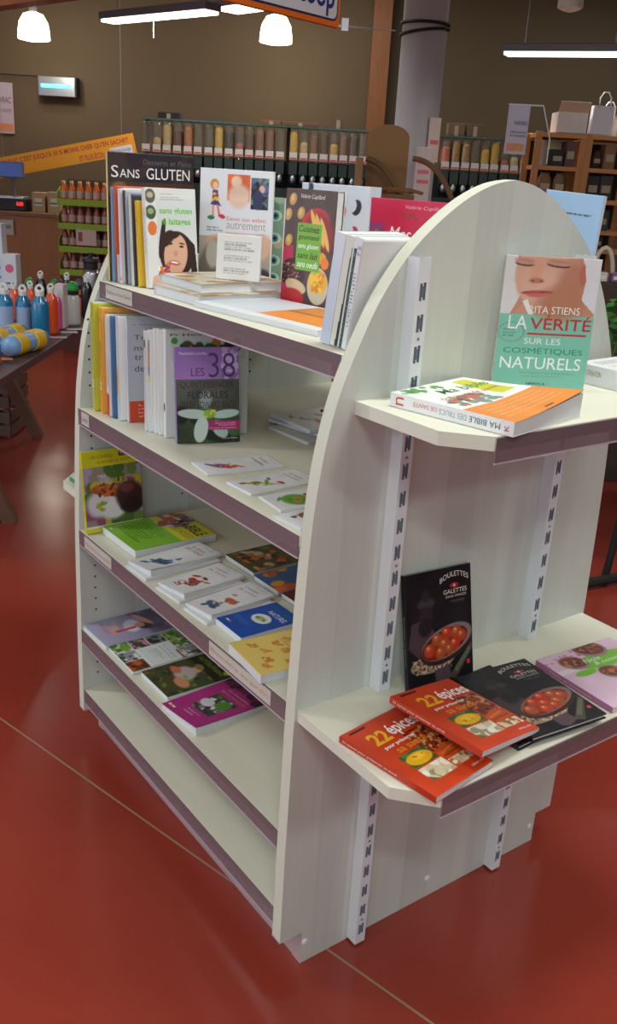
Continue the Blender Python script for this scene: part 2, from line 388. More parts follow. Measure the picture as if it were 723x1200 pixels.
# window walls: piers, sill and head around the glazed openings
LW = mat('light_wall', (200, 192, 178), .8)
def window_wall(name, horiz, a, lo, hi, openings, z0, z1):
    mb = MB()
    def bx(s, e, q0, q1):
        if horiz: mb.box(s, e, a-.15, a, q0, q1)
        else: mb.box(a-.15, a, s, e, q0, q1)
    bx(lo, hi, 0, z0); bx(lo, hi, z1, 4.2)
    prev = lo
    for (s, e) in openings: bx(prev, s, z0, z1); prev = e
    bx(prev, hi, z0, z1)
    o = mb.build(name, LW, loc=F(0, 0, 0), rot=(0, 0, -YAW)); o['kind'] = 'structure'
window_wall('wall_left', False, -7, -5, 13.5, [(-3.4, -.6), (.2, 3.2)], .5, 3.4)
window_wall('wall_front', True, -5, -7, 7, [(-4.8, -1.8), (-1.2, 1.8)], .5, 3.4)
wn = 0
for horiz, a, ops in ((False, -7, [(-3.4, -.6), (.2, 3.2)]), (True, -5, [(-4.8, -1.8), (-1.2, 1.8)])):
    for (s, e) in ops:
        wn += 1; mb = MB(); g = MB()
        for k in range(4):
            p = s+(e-s)*k/3
            if horiz: mb.box(p-.03, p+.03, a-.1, a-.03, .5, 3.4)
            else: mb.box(a-.1, a-.03, p-.03, p+.03, .5, 3.4)
        for q in (.53, 3.37):
            if horiz: mb.box(s, e, a-.1, a-.03, q-.03, q+.03)
            else: mb.box(a-.1, a-.03, s, e, q-.03, q+.03)
        if horiz: g.box(s, e, a-.07, a-.065, .5, 3.4)
        else: g.box(a-.07, a-.065, s, e, .5, 3.4)
        o = mb.build('window_%d' % wn, mat('window_frame_grey', (90, 92, 95), .5), loc=F(0, 0, 0), rot=(0, 0, -YAW)); o['kind'] = 'structure'
        g.build('pane', mat('window_glass', (240, 248, 250), .02, alpha=.12), o)
# saw-cut joint in the resin floor (a filled groove standing a hair proud)
def strip(name, a, b, wd, z, m):
    a, b = Vector((*a, 0)), Vector((*b, 0)); t = (b-a).normalized(); n = Vector((-t.y, t.x, 0))*wd/2
    o = mk(name, [a+n, a-n, b-n, b+n]+[p+Vector((0, 0, z)) for p in (a+n, a-n, b-n, b+n)], [(0,3,2,1),(4,5,6,7),(0,1,5,4),(1,2,6,5),(2,3,7,6),(3,0,4,7)], m)
    o['kind'] = 'structure'; return o
jm = mat('joint_filler', (150, 122, 96), .7)
strip('trim_1', (-.75, 3.49), (.42, -1.19), .005, .0006, jm)

# ------------------------------------------------------------------ the book display unit
L, T, W = .9674, .0279, .8054
unit = empty('book_display_unit', (W/2, L/2, 0), 0, 'whitewashed book display unit with rounded end panels standing on the red floor', 'display shelf')
def P(o):   # keep world-space geometry under the unit's empty
    o.parent = unit; o.location = (-W/2, -L/2, 0); return o
half = [(.001, .083), (.001, .282), (.002, .38), (.004, .602), (.008, .738), (.012, .85), (.016, .929), (.022, 1.004), (.034, 1.089), (.050, 1.158), (.069, 1.212), (.102, 1.284), (.131, 1.336), (.17, 1.388), (.21, 1.427), (.261, 1.465), (.305, 1.49), (.345, 1.506), (.375, 1.513), (W/2, 1.5165)]
# smooth the outline with a Catmull-Rom pass
def crom(pts, n=4):
    out = []
    P_ = [pts[0]]+pts+[pts[-1]]
    for i in range(1, len(P_)-2):
        for k in range(n):
            t = k/n; a, b, c, d = [np.array(P_[j]) for j in (i-1, i, i+1, i+2)]
            out.append(tuple(.5*((2*b)+(-a+c)*t+(2*a-5*b+4*c-d)*t*t+(-a+3*b-3*c+d)*t**3)))
    return out+[pts[-1]]
hp = crom(half)
outline = [(.054, 0), (.054, .08)]+[(0, .08)]+hp+[(W-x, z) for x, z in hp[-2::-1]]+[(W, .08), (W-.054, .08), (W-.054, 0)]
low = [(x, z) for x, z in outline if z <= 1.30]
for y0, y1, ol in ((0, T, outline), (L, L+T, low)):
    mb = MB().prism(ol, y0, y1, 0, 'y', mtop=1)
    o = P(mb.build('end_panel', [WW, EDGE, mat('plinth_shade_mauve', (176, 150, 150), .35)])); o.data.update()
    for pl in o.data.polygons:
        if pl.center.z < .085 and abs(pl.normal.y) < .5: pl.material_index = 2  # mauve on notch edges and plinth boards paints in the dim light down there
    bm = bmesh.new(); bm.from_mesh(o.data); bmesh.ops.recalc_face_normals(bm, faces=bm.faces); bm.to_mesh(o.data); bm.free()
SX = [(.077, 1.239), (.0135, .937), (.0055, .617), (.003, .334), (.005, .1458)]
labels = {0: [(.93, .79, 'Régimes et Sans Gluten', (120, 150, 110))], 1: [(.945, .90, 'Santé', (110, 110, 110))], 2: [(.93, .77, 'Alimentation santé', (170, 140, 110)), (.30, .075, 'Bien-être au jardin', (200, 140, 80))], 3: [], 4: []}
def rail(xf, sgn, z, y0, y1, parent, nm='price_rail', lab=()):
    # clear plastic label strip: flat face with a rolled lower lip
    x0, x1 = sorted((xf, xf-sgn*.0022)); mb = MB().box(x0, x1, y0, y1, z-.0385, z-.0005, 0)
    x2, x3 = sorted((xf-sgn*.0032, xf)); mb.box(x2, x3, y0, y1, z-.0415, z-.0385, 1)
    o = mb.build(nm, [RAIL, RAILIP], parent); return o
for k, (sx, sz) in enumerate(SX):
    mb = MB().box(sx, W-sx, T, L, sz-.02, sz, 0, bev=.0008)
    b = P(mb.build('shelf_board', [BOARD]))
    for sgn, xf in ((1, sx), (-1, W-sx)):
        r = rail(xf, sgn, sz, T+.0005, L-.0005, b)
        if sgn == 1:
            for (ya, yb, tx, c) in labels[k]:
                lb = MB().box(xf-.0031, xf-.0024, yb, ya, sz-.034, sz-.003).build('paper_label', PAPER, b)
                lb.data.materials.append(flat(c)); 
                Lt = Lettering(); Lt.put(tx, -(ya-yb)/2+.006, -.006, (ya-yb)/2-.006, .006, c)
                v = [(xf-.0033, (ya+yb)/2-p[0], sz-.019+p[1]) for p in Lt.v]
                lb2 = bmesh.new(); lb2.from_mesh(lb.data); vs = [lb2.verts.new(p) for p in v]
                for f in Lt.f:
                    try: ff = lb2.faces.new([vs[i] for i in f]); ff.material_index = 1
                    except ValueError: pass
                lb2.to_mesh(lb.data); lb2.free()
# plinth boards under the bottom shelf
for x in (.056, W-.056-.018):
    P(MB().box(x, x+.018, T, L, 0, .105).build('plinth_board', mat('plinth_shade_mauve', (176, 150, 150), .35)))
# pin holes drilled in the inner faces
def pinholes(yv, sgn):
    mb = MB()
    for x in (.044, .30, W-.30, W-.044):
        zz = .19
        while zz < (1.17 if x < .2 or x > .6 else 1.3):
            if min(abs(zz-.01-s[1]) for s in SX) > .014: mb.lathe([(.0028, 0), (.0028, .0004)], 8)
            else: zz += .032; continue
            n = len(mb.v)-16
            for i in range(n, n+16): vx = mb.v[i]; mb.v[i] = (x+vx[0], yv+sgn*vx[2], zz+vx[1])
            zz += .032
    o = P(mb.build('pin_holes', mat('hole_black', (22, 20, 18), .9))); o['kind'] = 'stuff'
pinholes(L, -1); pinholes(T, 1)
# cap screws at the foot of the end panels
for y, s in ((0, -1), (L+T, 1)):
    for x, z in ((.063, .053), (.397, .052), (.735, .048)):
        mb = MB().lathe([(.007, 0), (.007, .002), (.0045, .0035), (.0015, .0037)], 12)
        mb.v = [(x+a, y+s*c, z+b) for a, b, c in mb.v]; P(mb.build('cap_screw', METAL))
# slotted metal tracks
def track(x0, y, s, z1=1.3954):
    w_, dp, th, z0 = .0258, .0278, .0012, .0058
    mb = MB()
    def bx(a, b, c, d, e, f, m=0): 
        ya, yb = sorted((y+s*c, y+s*d)); mb.box(a, b, ya, yb, e, f, m)
    bx(x0, x0+th, 0, dp, z0, z1); bx(x0+w_-th, x0+w_, 0, dp, z0, z1)
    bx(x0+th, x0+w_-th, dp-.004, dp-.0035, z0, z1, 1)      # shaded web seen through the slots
    # front face cut by pairs of slots
    cols = [(x0+th, x0+.0062, 0), (x0+.0062, x0+.0122, 1), (x0+.0122, x0+.0138, 2), (x0+.0138, x0+.0198, 3), (x0+.0198, x0+w_-th, 0)]
    zc = 1.3922; cents = []
    k = 0
    c = 1.0922+.05*(5 if z1 > 1.3 else 1)
    while c > .04: cents.append(c); c -= .05
    edges = [z1]+[ (cents[i]+cents[i+1])/2 for i in range(len(cents)-1)]+[z0]
    for i, c in enumerate(cents):
        hi, lo = edges[i], edges[i+1]
        for (a, b, kind) in cols:
            if kind == 0: bx(a, b, dp-th, dp, lo, hi)
            elif kind == 1: bx(a, b, dp-th, dp, lo, c-.0145); bx(a, b, dp-th, dp, c+.0130, hi)
            elif kind == 3: bx(a, b, dp-th, dp, lo, c-.0130); bx(a, b, dp-th, dp, c+.0145, hi)
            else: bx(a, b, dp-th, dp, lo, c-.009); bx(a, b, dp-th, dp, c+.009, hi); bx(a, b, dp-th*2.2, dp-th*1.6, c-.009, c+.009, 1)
        if i % 4 == 1:
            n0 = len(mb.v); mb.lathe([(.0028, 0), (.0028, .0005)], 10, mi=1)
            mb.v[n0:] = [(x0+w_/2+p[0], y+s*(dp+p[2]), c-.025+p[1]) for p in mb.v[n0:]]
    return P(mb.build('slotted_track', [METAL, SLOTM]))
track(.1748, 0, -1); track(.583, 0, -1); track(.1748, L+T, 1, 1.2); track(.583, L+T, 1, 1.2)
# chamfered shelves hung on the tracks at both ends
def end_shelf(x0, x1, z, dep, y, s, th=.022):
    cx, cy = .056, .060
    poly = [(x0, y), (x0, y+s*(dep-cy)), (x0+cx, y+s*dep), (x1-cx, y+s*dep), (x1, y+s*(dep-cy)), (x1, y)]
    # cut round the two tracks
    nt_ = []
    for tx in (.583, .1748): nt_ += [(tx+.027, y), (tx+.027, y+s*.0295), (tx-.0012, y+s*.0295), (tx-.0012, y)]
    poly = poly+nt_
    if s < 0: pass
    mb = MB().prism(poly, z-th, z, 0, 'z')
    o = P(mb.build('end_shelf', [BOARD]))
    bm = bmesh.new(); bm.from_mesh(o.data); bmesh.ops.triangulate(bm, faces=[f for f in bm.faces if len(f.verts) > 4]); bmesh.ops.recalc_face_normals(bm, faces=bm.faces); bm.to_mesh(o.data); bm.free()
    ya, yb = sorted((y+s*dep, y+s*(dep+.002)))
    r = MB().box(x0+cx+.003, x1-cx-.003, ya, yb, z-.040, z-.002, 0)
    ya, yb = sorted((y+s*(dep-.001), y+s*(dep+.003))); r.box(x0+cx+.003, x1-cx-.003, ya, yb, z-.0425, z-.040, 1)
    r.build('price_rail', [RAIL, RAILIP], o)
    for tx in (.1748, .583):
        br = MB(); pr = [(.029, -th), (.15, -th), (.15, -th-.008), (.07, -th-.014), (.052, -th-.035), (.035, -th-.035), (.029, -th-.03)]
        br.prism([(y+s*a, z+b) for a, b in pr], tx+.0145, tx+.0163, 0, 'x'); br.build('bracket', METAL, o)
    return o
end_shelf(.010, W-.010, .612, .312, 0, -1); end_shelf(.090, W-.090, 1.168, .255, 0, -1)
end_shelf(.035, W-.035, .69, .21, L+T, 1)
# ------------------------------------------------------------------ books
S0, S1, S2, S3, E1, E2 = 1.239, .937, .617, .334, .612, 1.168
WH = (232, 232, 230)
def art_boulettes(w, h):
    a = Art(w, h, (22, 22, 28), 900)
    a.noise(.35, 5)
    a.ell(.3, .27, .13, .05, (62, 56, 58), 0, .4); a.ell(.3, .38, .1, .09, (46, 40, 44), 0, .4); a.ell(.3, .2, .07, .05, (40, 38, 40), 0, .4)
    a.poly([(.08, .42), (.3, .4), (.48, .6), (.2, .75), (.02, .62)], (74, 58, 66)); a.ell(.28, .47, .1, .08, (34, 28, 32), 20, .3)
    a.ell(.38, .79, .34, .085, (150, 128, 104), -4, .08); a.blobs(260, (.08, .73, .66, .86), [(205, 188, 160), (110, 88, 66), (176, 152, 120), (70, 54, 42)], .014)
    a.ell(.6, .66, .42, .15, (58, 30, 28), -14, .05); a.ell(.6, .635, .4, .135, (132, 112, 112), -14, .05); a.ell(.57, .645, .36, .115, (72, 26, 20), -14, .05); a.ell(.55, .66, .31, .09, (150, 32, 14), -14, .1)
    for (x, y, r) in [(.33, .68, .085), (.45, .60, .08), (.6, .56, .08), (.75, .57, .085), (.83, .61, .08), (.56, .655, .085), (.72, .67, .085), (.5, .72, .08), (.64, .71, .07)]:
        c = random.choice([(176, 66, 34), (160, 82, 40), (190, 50, 26)])
        a.ell(x, y, r, r*w/h, c, 0, .25); a.ell(x-.015, y-.015, r*.45, r*.4*w/h, (214, 96, 58), 0, .7); a.ell(x-.02, y-.025, r*.15, r*.14*w/h, (244, 190, 170), 0, .8)
    a.poly([(.62, .95), (.98, .68), (1, .74), (.72, .99)], (72, 70, 60)); a.poly([(.7, .9), (.95, .72), (.97, .75), (.74, .93)], (104, 100, 84))
    a.poly([(.4, .86), (.62, .84), (.66, .95), (.5, 1), (.42, .97)], (84, 66, 74))
    a.rect(.90, .84, .955, .88, (206, 44, 78)); a.ell(.74, .16, .07, .022, (170, 30, 34), 0, .1)
    a.text('BOULETTES', .52, .085, .96, .13, (226, 220, 210), arc=.008*h/.22*1.3, shear=0); a.text('&', .72, .148, .76, .172, (240, 235, 230))
    a.text('GALETTES', .57, .19, .93, .228, (220, 214, 206)); a.text('SANS VIANDE', .60, .243, .92, .263, (208, 200, 192))
    a.text('CLAUDE MARCEL', .67, .29, .9, .298, (150, 144, 140)); a.text('PHOTOGRAPHIES', .7, .306, .88, .312, (130, 124, 120))
    return a
def art_epices(w, h):
    a = Art(w, h, (202, 62, 24), 900)
    a.rect(.1, .03, .36, .055, (70, 26, 16)); a.noise(.05, 4)
    a.photo((.58, .30, .97, .62), [(120, 48, 24), (196, 120, 64), (86, 32, 22), (168, 62, 30), (220, 160, 100), (150, 30, 22)], 260, .03, (110, 46, 26))
    a.poly([(.60, .66), (.82, .58), (.99, .64), (.98, .74), (.7, .76), (.58, .72)], (206, 88, 30)); a.poly([(.64, .67), (.9, .63), (.9, .655), (.66, .69)], (230, 122, 60)); a.poly([(.62, .71), (.95, .69), (.95, .71), (.64, .73)], (170, 60, 22))
    a.photo((.62, .76, .97, .86), [(226, 200, 160), (170, 110, 70), (240, 225, 190)], 40, .04, (150, 70, 40))
    a.rect(.2, .50, .60, .685, (70, 110, 60)); a.photo((.2, .5, .6, .685), [(80, 130, 60), (60, 90, 50)], 30, .05)
    a.ell(.4, .60, .19, .075, (234, 176, 20), 0, .12); a.ell(.42, .58, .1, .035, (250, 205, 50), 0, .5); a.blobs(5, (.32, .56, .5, .62), [(150, 90, 20)], .012)
    a.photo((.2, .70, .60, .87), [(226, 214, 190), (190, 170, 140), (240, 232, 214), (150, 140, 110), (210, 196, 160)], 50, .06, (200, 186, 160)); a.poly([(.2, .8), (.3, .87), (.2, .87)], (110, 90, 60))
    a.text('22', .19, .14, .47, .30, (236, 178, 30), bold=.03); a.text('épices', .50, .13, .98, .31, (250, 246, 240), bold=.02)
    a.text('pour préserver', .22, .335, .72, .385, (250, 244, 238), bold=.02); a.text('sa santé', .3, .395, .78, .47, (240, 150, 30), bold=.01)
    a.text('éditions solar', .74, .915, .96, .94, (250, 240, 235))
    return a
def art_verite(w, h):
    a = Art(w, h, (128, 196, 178), 900)
    a.rect(0, 0, 1, .425, (222, 220, 222)); a.grad(.6, 0, 1, .425, (232, 232, 236), (216, 212, 210), 'v')
    a.poly([(.12, 0), (.80, 0), (.84, .16), (.86, .32), (.99, .40), (.99, .425), (.1, .425), (.16, .34), (.2, .26)], (196, 142, 118))
    a.ell(.45, .12, .34, .27, (214, 166, 146), 0, .08); a.ell(.42, .2, .25, .12, (222, 178, 158), 0, .8); a.ell(.70, .2, .14, .2, (190, 130, 106), 10, .8)
    a.ell(.63, .33, .25, .13, (186, 126, 98), -10, .6)
    a.ell(.83, .12, .05, .08, (190, 110, 90), 0, .2)
    a.poly([(.80, 0), (1, 0), (1, .4), (.93, .36), (.84, .3), (.86, .16), (.83, .05)], (224, 224, 230))
    for (x, r) in ((.2, .1), (.55, .12)):
        a.ell(x, .058, r, .016, (70, 48, 46), 4, .25); a.ell(x, .046, r*1.05, .017, (206, 150, 128), 4, .2); a.ell(x, .03, r, .012, (190, 140, 120), 4, .7)
    a.ell(.33, .11, .06, .09, (222, 160, 132), 12, .8); a.ell(.34, .175, .075, .02, (190, 124, 104), 0, .6); a.ell(.3, .178, .02, .008, (140, 80, 70), 0, .5); a.ell(.39, .178, .02, .008, (140, 80, 70), 0, .5)
    a.ell(.36, .262, .16, .017, (190, 90, 92), -3, .3); a.ell(.37, .277, .11, .018, (204, 108, 106), -4, .4); a.poly([(.19, .263), (.53, .254), (.52, .26), (.2, .268)], (130, 54, 58))
    a.poly([(.0, .15), (.12, .2), (.16, .33), (.0, .425)], (222, 222, 226)); a.poly([(.15, .425), (.2, .36), (.3, .33), (.34, .425)], (208, 150, 130)); a.poly([(.22, .33), (.27, .31), (.35, .425), (.3, .425)], (236, 236, 238))
    a.ell(.14, .56, .14, .075, (96, 150, 150), 0, .05); a.ell(.14, .56, .13, .07, (128, 196, 178), 0, .05); a.lines(.05, .53, .23, .6, 3, (84, 130, 140))
    a.text('RITA STIENS', .30, .36, .84, .415, (240, 238, 236)); a.text('LA', .1, .435, .30, .535, (240, 246, 244)); a.text('VÉRITÉ', .33, .425, .98, .535, (196, 44, 50), bold=.01)
    a.rect(.31, .562, .94, .576, (196, 44, 50)); a.text('SUR LES', .29, .60, .68, .645, (234, 240, 236)); a.text('COSMÉTIQUES', .08, .665, .93, .725, (30, 140, 110)); a.text('NATURELS', .06, .745, .93, .835, (244, 248, 246))
    a.text('Décryptez les étiquettes', .28, .86, .86, .872, (90, 140, 128)); a.text('et composez votre beauté', .3, .885, .76, .897, (90, 140, 128)); a.text('LEDUC.S', .37, .94, .57, .955, (40, 40, 40), bold=.02)
    return a
def art_bible_sante(w, h):
    a = Art(w, h, (236, 236, 232), 700)
    a.rect(0, .60, 1, 1, (230, 140, 60)); a.rect(.1, .48, .9, .60, (236, 236, 232)); a.noise(.03, 5)
    a.rect(.72, .06, .92, .5, (206, 206, 40)); a.blobs(30, (.02, .02, .5, .14), [(60, 130, 60), (90, 160, 70)], .03); a.blobs(40, (.1, .36, .62, .56), [(200, 100, 80), (120, 150, 140), (90, 90, 80)], .04)
    a.text('MA BIBLE', .36, .1, .62, .7, (60, 130, 80), rot=0); a.let = []
    a.text('Ma bible', .3, .16, .95, .27, (70, 130, 80), shear=.2, bold=.01); a.text('des trucs de santé', .12, .32, .9, .38, (190, 90, 80), shear=.1)
    for i in range(5): a.text(['La référence pour soulager au naturel', 'tous les maux du quotidien avec des', 'remèdes simples et des conseils utiles', 'aliments, plantes, huiles essentielles', 'gestes de massage et bons réflexes'][i], .12, .65+i*.055, .9, .672+i*.055, (250, 214, 170))
    a.rect(.5, .945, .62, .965, (60, 50, 60)); return a
def art_38(w, h):
    a = Art(w, h, (166, 128, 196), 900); a.grad(0, 0, 1, .35, (150, 112, 186), (172, 132, 200)); a.blobs(60, (.75, .02, 1, .34), [(196, 160, 220), (150, 110, 180), (214, 190, 232)], .05)
    a.grad(0, .33, 1, 1, (98, 100, 92), (46, 60, 34)); a.noise(.2, 5, (0, .33, 1, 1)); a.blobs(14, (0, .7, 1, 1), [(40, 70, 30), (60, 100, 50), (24, 36, 20)], .12)
    a.ell(.28, .695, .27, .05, (196, 214, 206), 5, .12); a.ell(.78, .70, .22, .045, (184, 206, 198), -6, .12); a.ell(.38, .86, .11, .14, (206, 222, 214), 12, .12); a.ell(.68, .86, .16, .07, (176, 198, 188), 50, .15); a.ell(.46, .55, .1, .09, (150, 168, 164), 10, .4)
    a.ell(.52, .695, .09, .05, (140, 176, 60), 0, .3); a.blobs(14, (.45, .66, .6, .73), [(214, 214, 70), (170, 190, 50)], .02)
    a.rect(.5, .77, 1, .87, (176, 40, 110))
    a.text('Mechthild Scheffer', .06, .05, .5, .08, (236, 226, 240)); a.text('LES', .24, .215, .45, .30, (110, 40, 110)); a.text('38', .52, .06, .94, .315, (92, 52, 122), bold=-.01)
    a.text('QUINTESSENCES', .07, .355, .9, .43, (70, 28, 66)); a.text('FLORALES', .18, .46, .82, .535, (60, 26, 60), bold=.01); a.text('DU Dr EDWARD BACH', .06, .565, .95, .635, (70, 26, 60))
    a.text('Vertus et conseils', .6, .785, .93, .805, (240, 200, 220)); a.text("d'emploi selon", .66, .81, .93, .828, (240, 200, 220)); a.text('les types de caractère', .52, .838, .94, .858, (240, 200, 220)); a.text('Éditions Médicis', .72, .945, .96, .965, (220, 220, 214))
    return a
def art_elever(w, h):
    a = Art(w, h, (228, 230, 236), 800)
    # drawn child
    a.ell(.2, .13, .06, .045, (214, 150, 60), 0, .1); a.ell(.21, .14, .035, .03, (240, 196, 170), 0, .1); a.poly([(.17, .18), (.25, .18), (.26, .27), (.17, .27)], (90, 60, 130)); a.blobs(8, (.17, .2, .26, .28), [(220, 90, 60), (240, 190, 50)], .02)
    a.poly([(.14, .3), (.18, .27), (.26, .27), (.3, .31)], (70, 60, 140)); a.rect(.17, .3, .2, .40, (236, 150, 110)); a.poly([(.23, .3), (.26, .3), (.29, .38), (.26, .39)], (236, 120, 120)); a.ell(.16, .41, .05, .018, (30, 130, 90), 0, .1); a.ell(.31, .395, .05, .018, (220, 40, 80), 15, .1)
    a.rect(.38, .04, .69, .26, (226, 110, 60)); a.ell(.54, .22, .15, .1, (236, 200, 180), 10, .4); a.ell(.5, .1, .07, .05, (240, 206, 180), 30, .4); a.noise(.12, 4, (.38, .04, .69, .26))
    a.photo((.7, .06, .94, .32), [(70, 74, 90), (40, 42, 56), (120, 140, 130), (90, 110, 150)], 40, .05, (80, 90, 100)); a.ell(.85, .15, .04, .03, (220, 180, 160), 0, .2); a.ell(.8, .24, .07, .08, (54, 60, 90), 0, .2)
    a.rect(0, .565, 1, 1, (206, 204, 200)); a.grad(0, .565, 1, 1, (190, 176, 160), (150, 140, 128)); a.ell(.3, .6, .2, .05, (226, 176, 150), 0, .4); a.ell(.86, .64, .14, .12, (222, 178, 152), 30, .3); a.ell(.5, .6, .3, .06, (214, 164, 140), 0, .5); a.ell(.15, .8, .14, .2, (120, 110, 96), 20, .4); a.ell(.2, .72, .1, .12, (190, 186, 172), 0, .3); a.ell(.9, .92, .14, .1, (60, 50, 70), 0, .3); a.ell(.78, .86, .1, .14, (206, 200, 196), 0, .4)
    a.text('Élever son enfant', .38, .385, .92, .425, (222, 110, 130)); a.text('autrement', .38, .44, .92, .495, (170, 140, 150), bold=-.01); a.text('Ressources pour un nouvel accompagnement', .38, .52, .9, .535, (200, 120, 140)); a.lines(.1, .48, .35, .53, 2, (120, 130, 150))
    return a
def art_laitages(w, h):
    a = Art(w, h, (224, 226, 224), 900); a.grad(.22, .1, 1, .4, (216, 220, 222), (206, 214, 208))
    a.ell(.1, .08, .1, .07, (96, 92, 80), 0, .15); a.ell(.1, .07, .06, .03, (190, 180, 150), 0, .3); a.ell(.1, .24, .1, .07, (70, 84, 60), 0, .15); a.ell(.1, .23, .06, .03, (150, 170, 120), 0, .3); a.ell(.12, .40, .09, .07, (224, 120, 60), 0, .15); a.rect(0, .0, .012, 1, (220, 220, 218))
    a.grad(.2, .40, 1, 1, (210, 214, 216), (226, 228, 228))
    a.ell(.58, .66, .34, .235, (50, 30, 26), 0, .06); a.poly([(.78, .47), (.95, .56), (.99, .86), (.86, .88), (.84, .6)], (50, 30, 26))
    a.ell(.56, .665, .235, .215, (222, 172, 146), 8, .06); a.ell(.4, .5, .1, .1, (50, 30, 26), 40, .2)
    a.ell(.46, .55, .045, .012, (60, 40, 34), 0, .3); a.ell(.68, .58, .045, .012, (60, 40, 34), 6, .3); a.ell(.46, .52, .06, .008, (70, 44, 36), -6, .4); a.ell(.69, .55, .06, .008, (70, 44, 36), 12, .4); a.ell(.56, .65, .04, .03, (206, 148, 122), 0, .6)
    a.ell(.53, .745, .11, .024, (186, 76, 80), 10, .25); a.ell(.53, .741, .085, .011, (246, 240, 236), 10, .3); a.ell(.3, .5, .05, .2, (50, 30, 26), 10, .1); a.ell(.46, .475, .2, .04, (50, 30, 26), -14, .15)
    a.poly([(.1, .88), (.4, .84), (.7, .86), (.95, .92), (1, 1), (.05, 1)], (222, 178, 156)); a.blobs(50, (.35, .93, .85, 1), [(214, 60, 30), (230, 130, 40), (120, 140, 40), (200, 40, 30)], .04)
    a.blobs(24, (.22, .76, .42, .88), [(214, 60, 30), (240, 240, 240), (70, 90, 160), (230, 120, 40)], .035)
    a.text('sans gluten', .27, .19, .92, .27, (120, 190, 80), bold=.02); a.text('ni laitages', .3, .295, .88, .38, (110, 184, 70), bold=.02); a.text('Valérie Cupillard', .3, .05, .55, .065, (120, 120, 120)); a.lines(.3, .08, .8, .12, 2, (150, 160, 160))
    return a
def art_cuisinez(w, h):
    a = Art(w, h, (84, 60, 50), 900); a.noise(.12, 6)
    for (x, y) in [(.14, .09), (.32, .2), (.06, .22), (.1, .44)]: a.ell(x, y, .07, .055, (206, 158, 84), 30, .15); a.ell(x-.01, y-.01, .035, .03, (228, 190, 120), 0, .5)
    a.poly([(.0, .5), (.2, .48), (.25, 1), (0, 1)], (196, 50, 90)); a.ell(.62, .28, .28, .13, (206, 50, 46), -12, .1); a.ell(.66, .3, .22, .09, (150, 26, 30), -12, .2); a.ell(.7, .35, .3, .16, (150, 40, 40), 20, .4)
    for i in range(3): a.ell(.62+.1*i, .3+.03*i, .045, .15, (240, 190, 90), -25, .2)
    a.ell(.8, .56, .09, .05, (240, 160, 30), 20, .2); a.ell(.86, .6, .08, .05, (240, 130, 30), 0, .2)
    a.ell(.22, .72, .26, .13, (66, 34, 32), 0, .08); a.blobs(120, (.02, .63, .4, .8), [(120, 60, 60), (40, 20, 20), (200, 150, 150)], .014); a.ell(.3, .83, .22, .06, (220, 190, 150), 10, .1); a.ell(.24, .93, .24, .08, (196, 40, 50), 0, .2)
    a.ell(.75, .80, .21, .16, (212, 196, 170), 0, .06); a.ell(.75, .76, .18, .1, (240, 176, 30), 0, .1); a.blobs(40, (.6, .7, .9, .84), [(250, 200, 60), (226, 140, 30)], .035)
    a.poly([(.27, .28), (.76, .28), (.76, .68), (.27, .68)], (120, 184, 50)); a.text('Valérie Cupillard', .3, .04, .78, .085, (240, 234, 226), shear=.3)
    for i, t in enumerate(['Cuisinez', 'gourmand', 'sans gluten', 'sans lait', 'sans oeufs']): a.text(t, .3, .30+i*.075, .72, .355+i*.075, [(80, 60, 30), (80, 60, 30), (250, 250, 230), (80, 60, 30), (250, 250, 230)][i], shear=.25, bold=.01)
    return a
def art_sansgluten(w, h):
    a = Art(w, h, (38, 30, 40), 500); a.blobs(40, (0, .0, 1, .14), [(60, 46, 44), (44, 34, 44)], .12); a.photo((0, .22, 1, 1), [(96, 64, 44), (60, 50, 40), (130, 90, 60), (70, 80, 60)], 60, .1, (70, 52, 44))
    a.text('Desserts et Pains', .40, .045, .97, .085, (96, 98, 96), shear=.15); a.text('S', .04, .10, .12, .19, (232, 228, 226)); a.text('ANS', .135, .125, .36, .19, (232, 228, 226)); a.text('GLUTEN', .44, .11, .95, .195, (236, 232, 230)); return a
def art_joyeux(w, h):
    a = Art(w, h, (206, 210, 208), 600); a.rect(.06, .11, .96, .28, (196, 200, 200)); a.blobs(26, (.2, .12, .9, .22), [(60, 40, 30), (200, 120, 60), (60, 100, 50)], .05)
    a.text('Pr Henri Joyeux', .05, .035, .85, .065, (40, 40, 44), bold=.01); a.ell(.1, .1, .04, .03, (60, 150, 60), 0, .2); return a
def art_trop(w, h):
    a = Art(w, h, (184, 190, 200), 600); a.rect(.02, .80, 1, 1, (206, 70, 42)); a.ell(.75, .6, .2, .2, (200, 206, 214), 0, .8)
    for i, t in enumerate(['Trop de', 'médicaments,', 'trop peu', 'de soins']): a.text(t, .1, .17+i*.095, [.62, .98, .7, .62][i], .23+i*.095, (54, 70, 100))
    a.text('Pr Sylvain Duval', .08, .07, .6, .085, (90, 100, 120))
    for i in range(4): a.text(['Un expert', 'répond à toutes', 'les questions', "d'aujourd'hui"][i], .15, .83+i*.036, .85, .85+i*.036, (250, 220, 200))
    return a
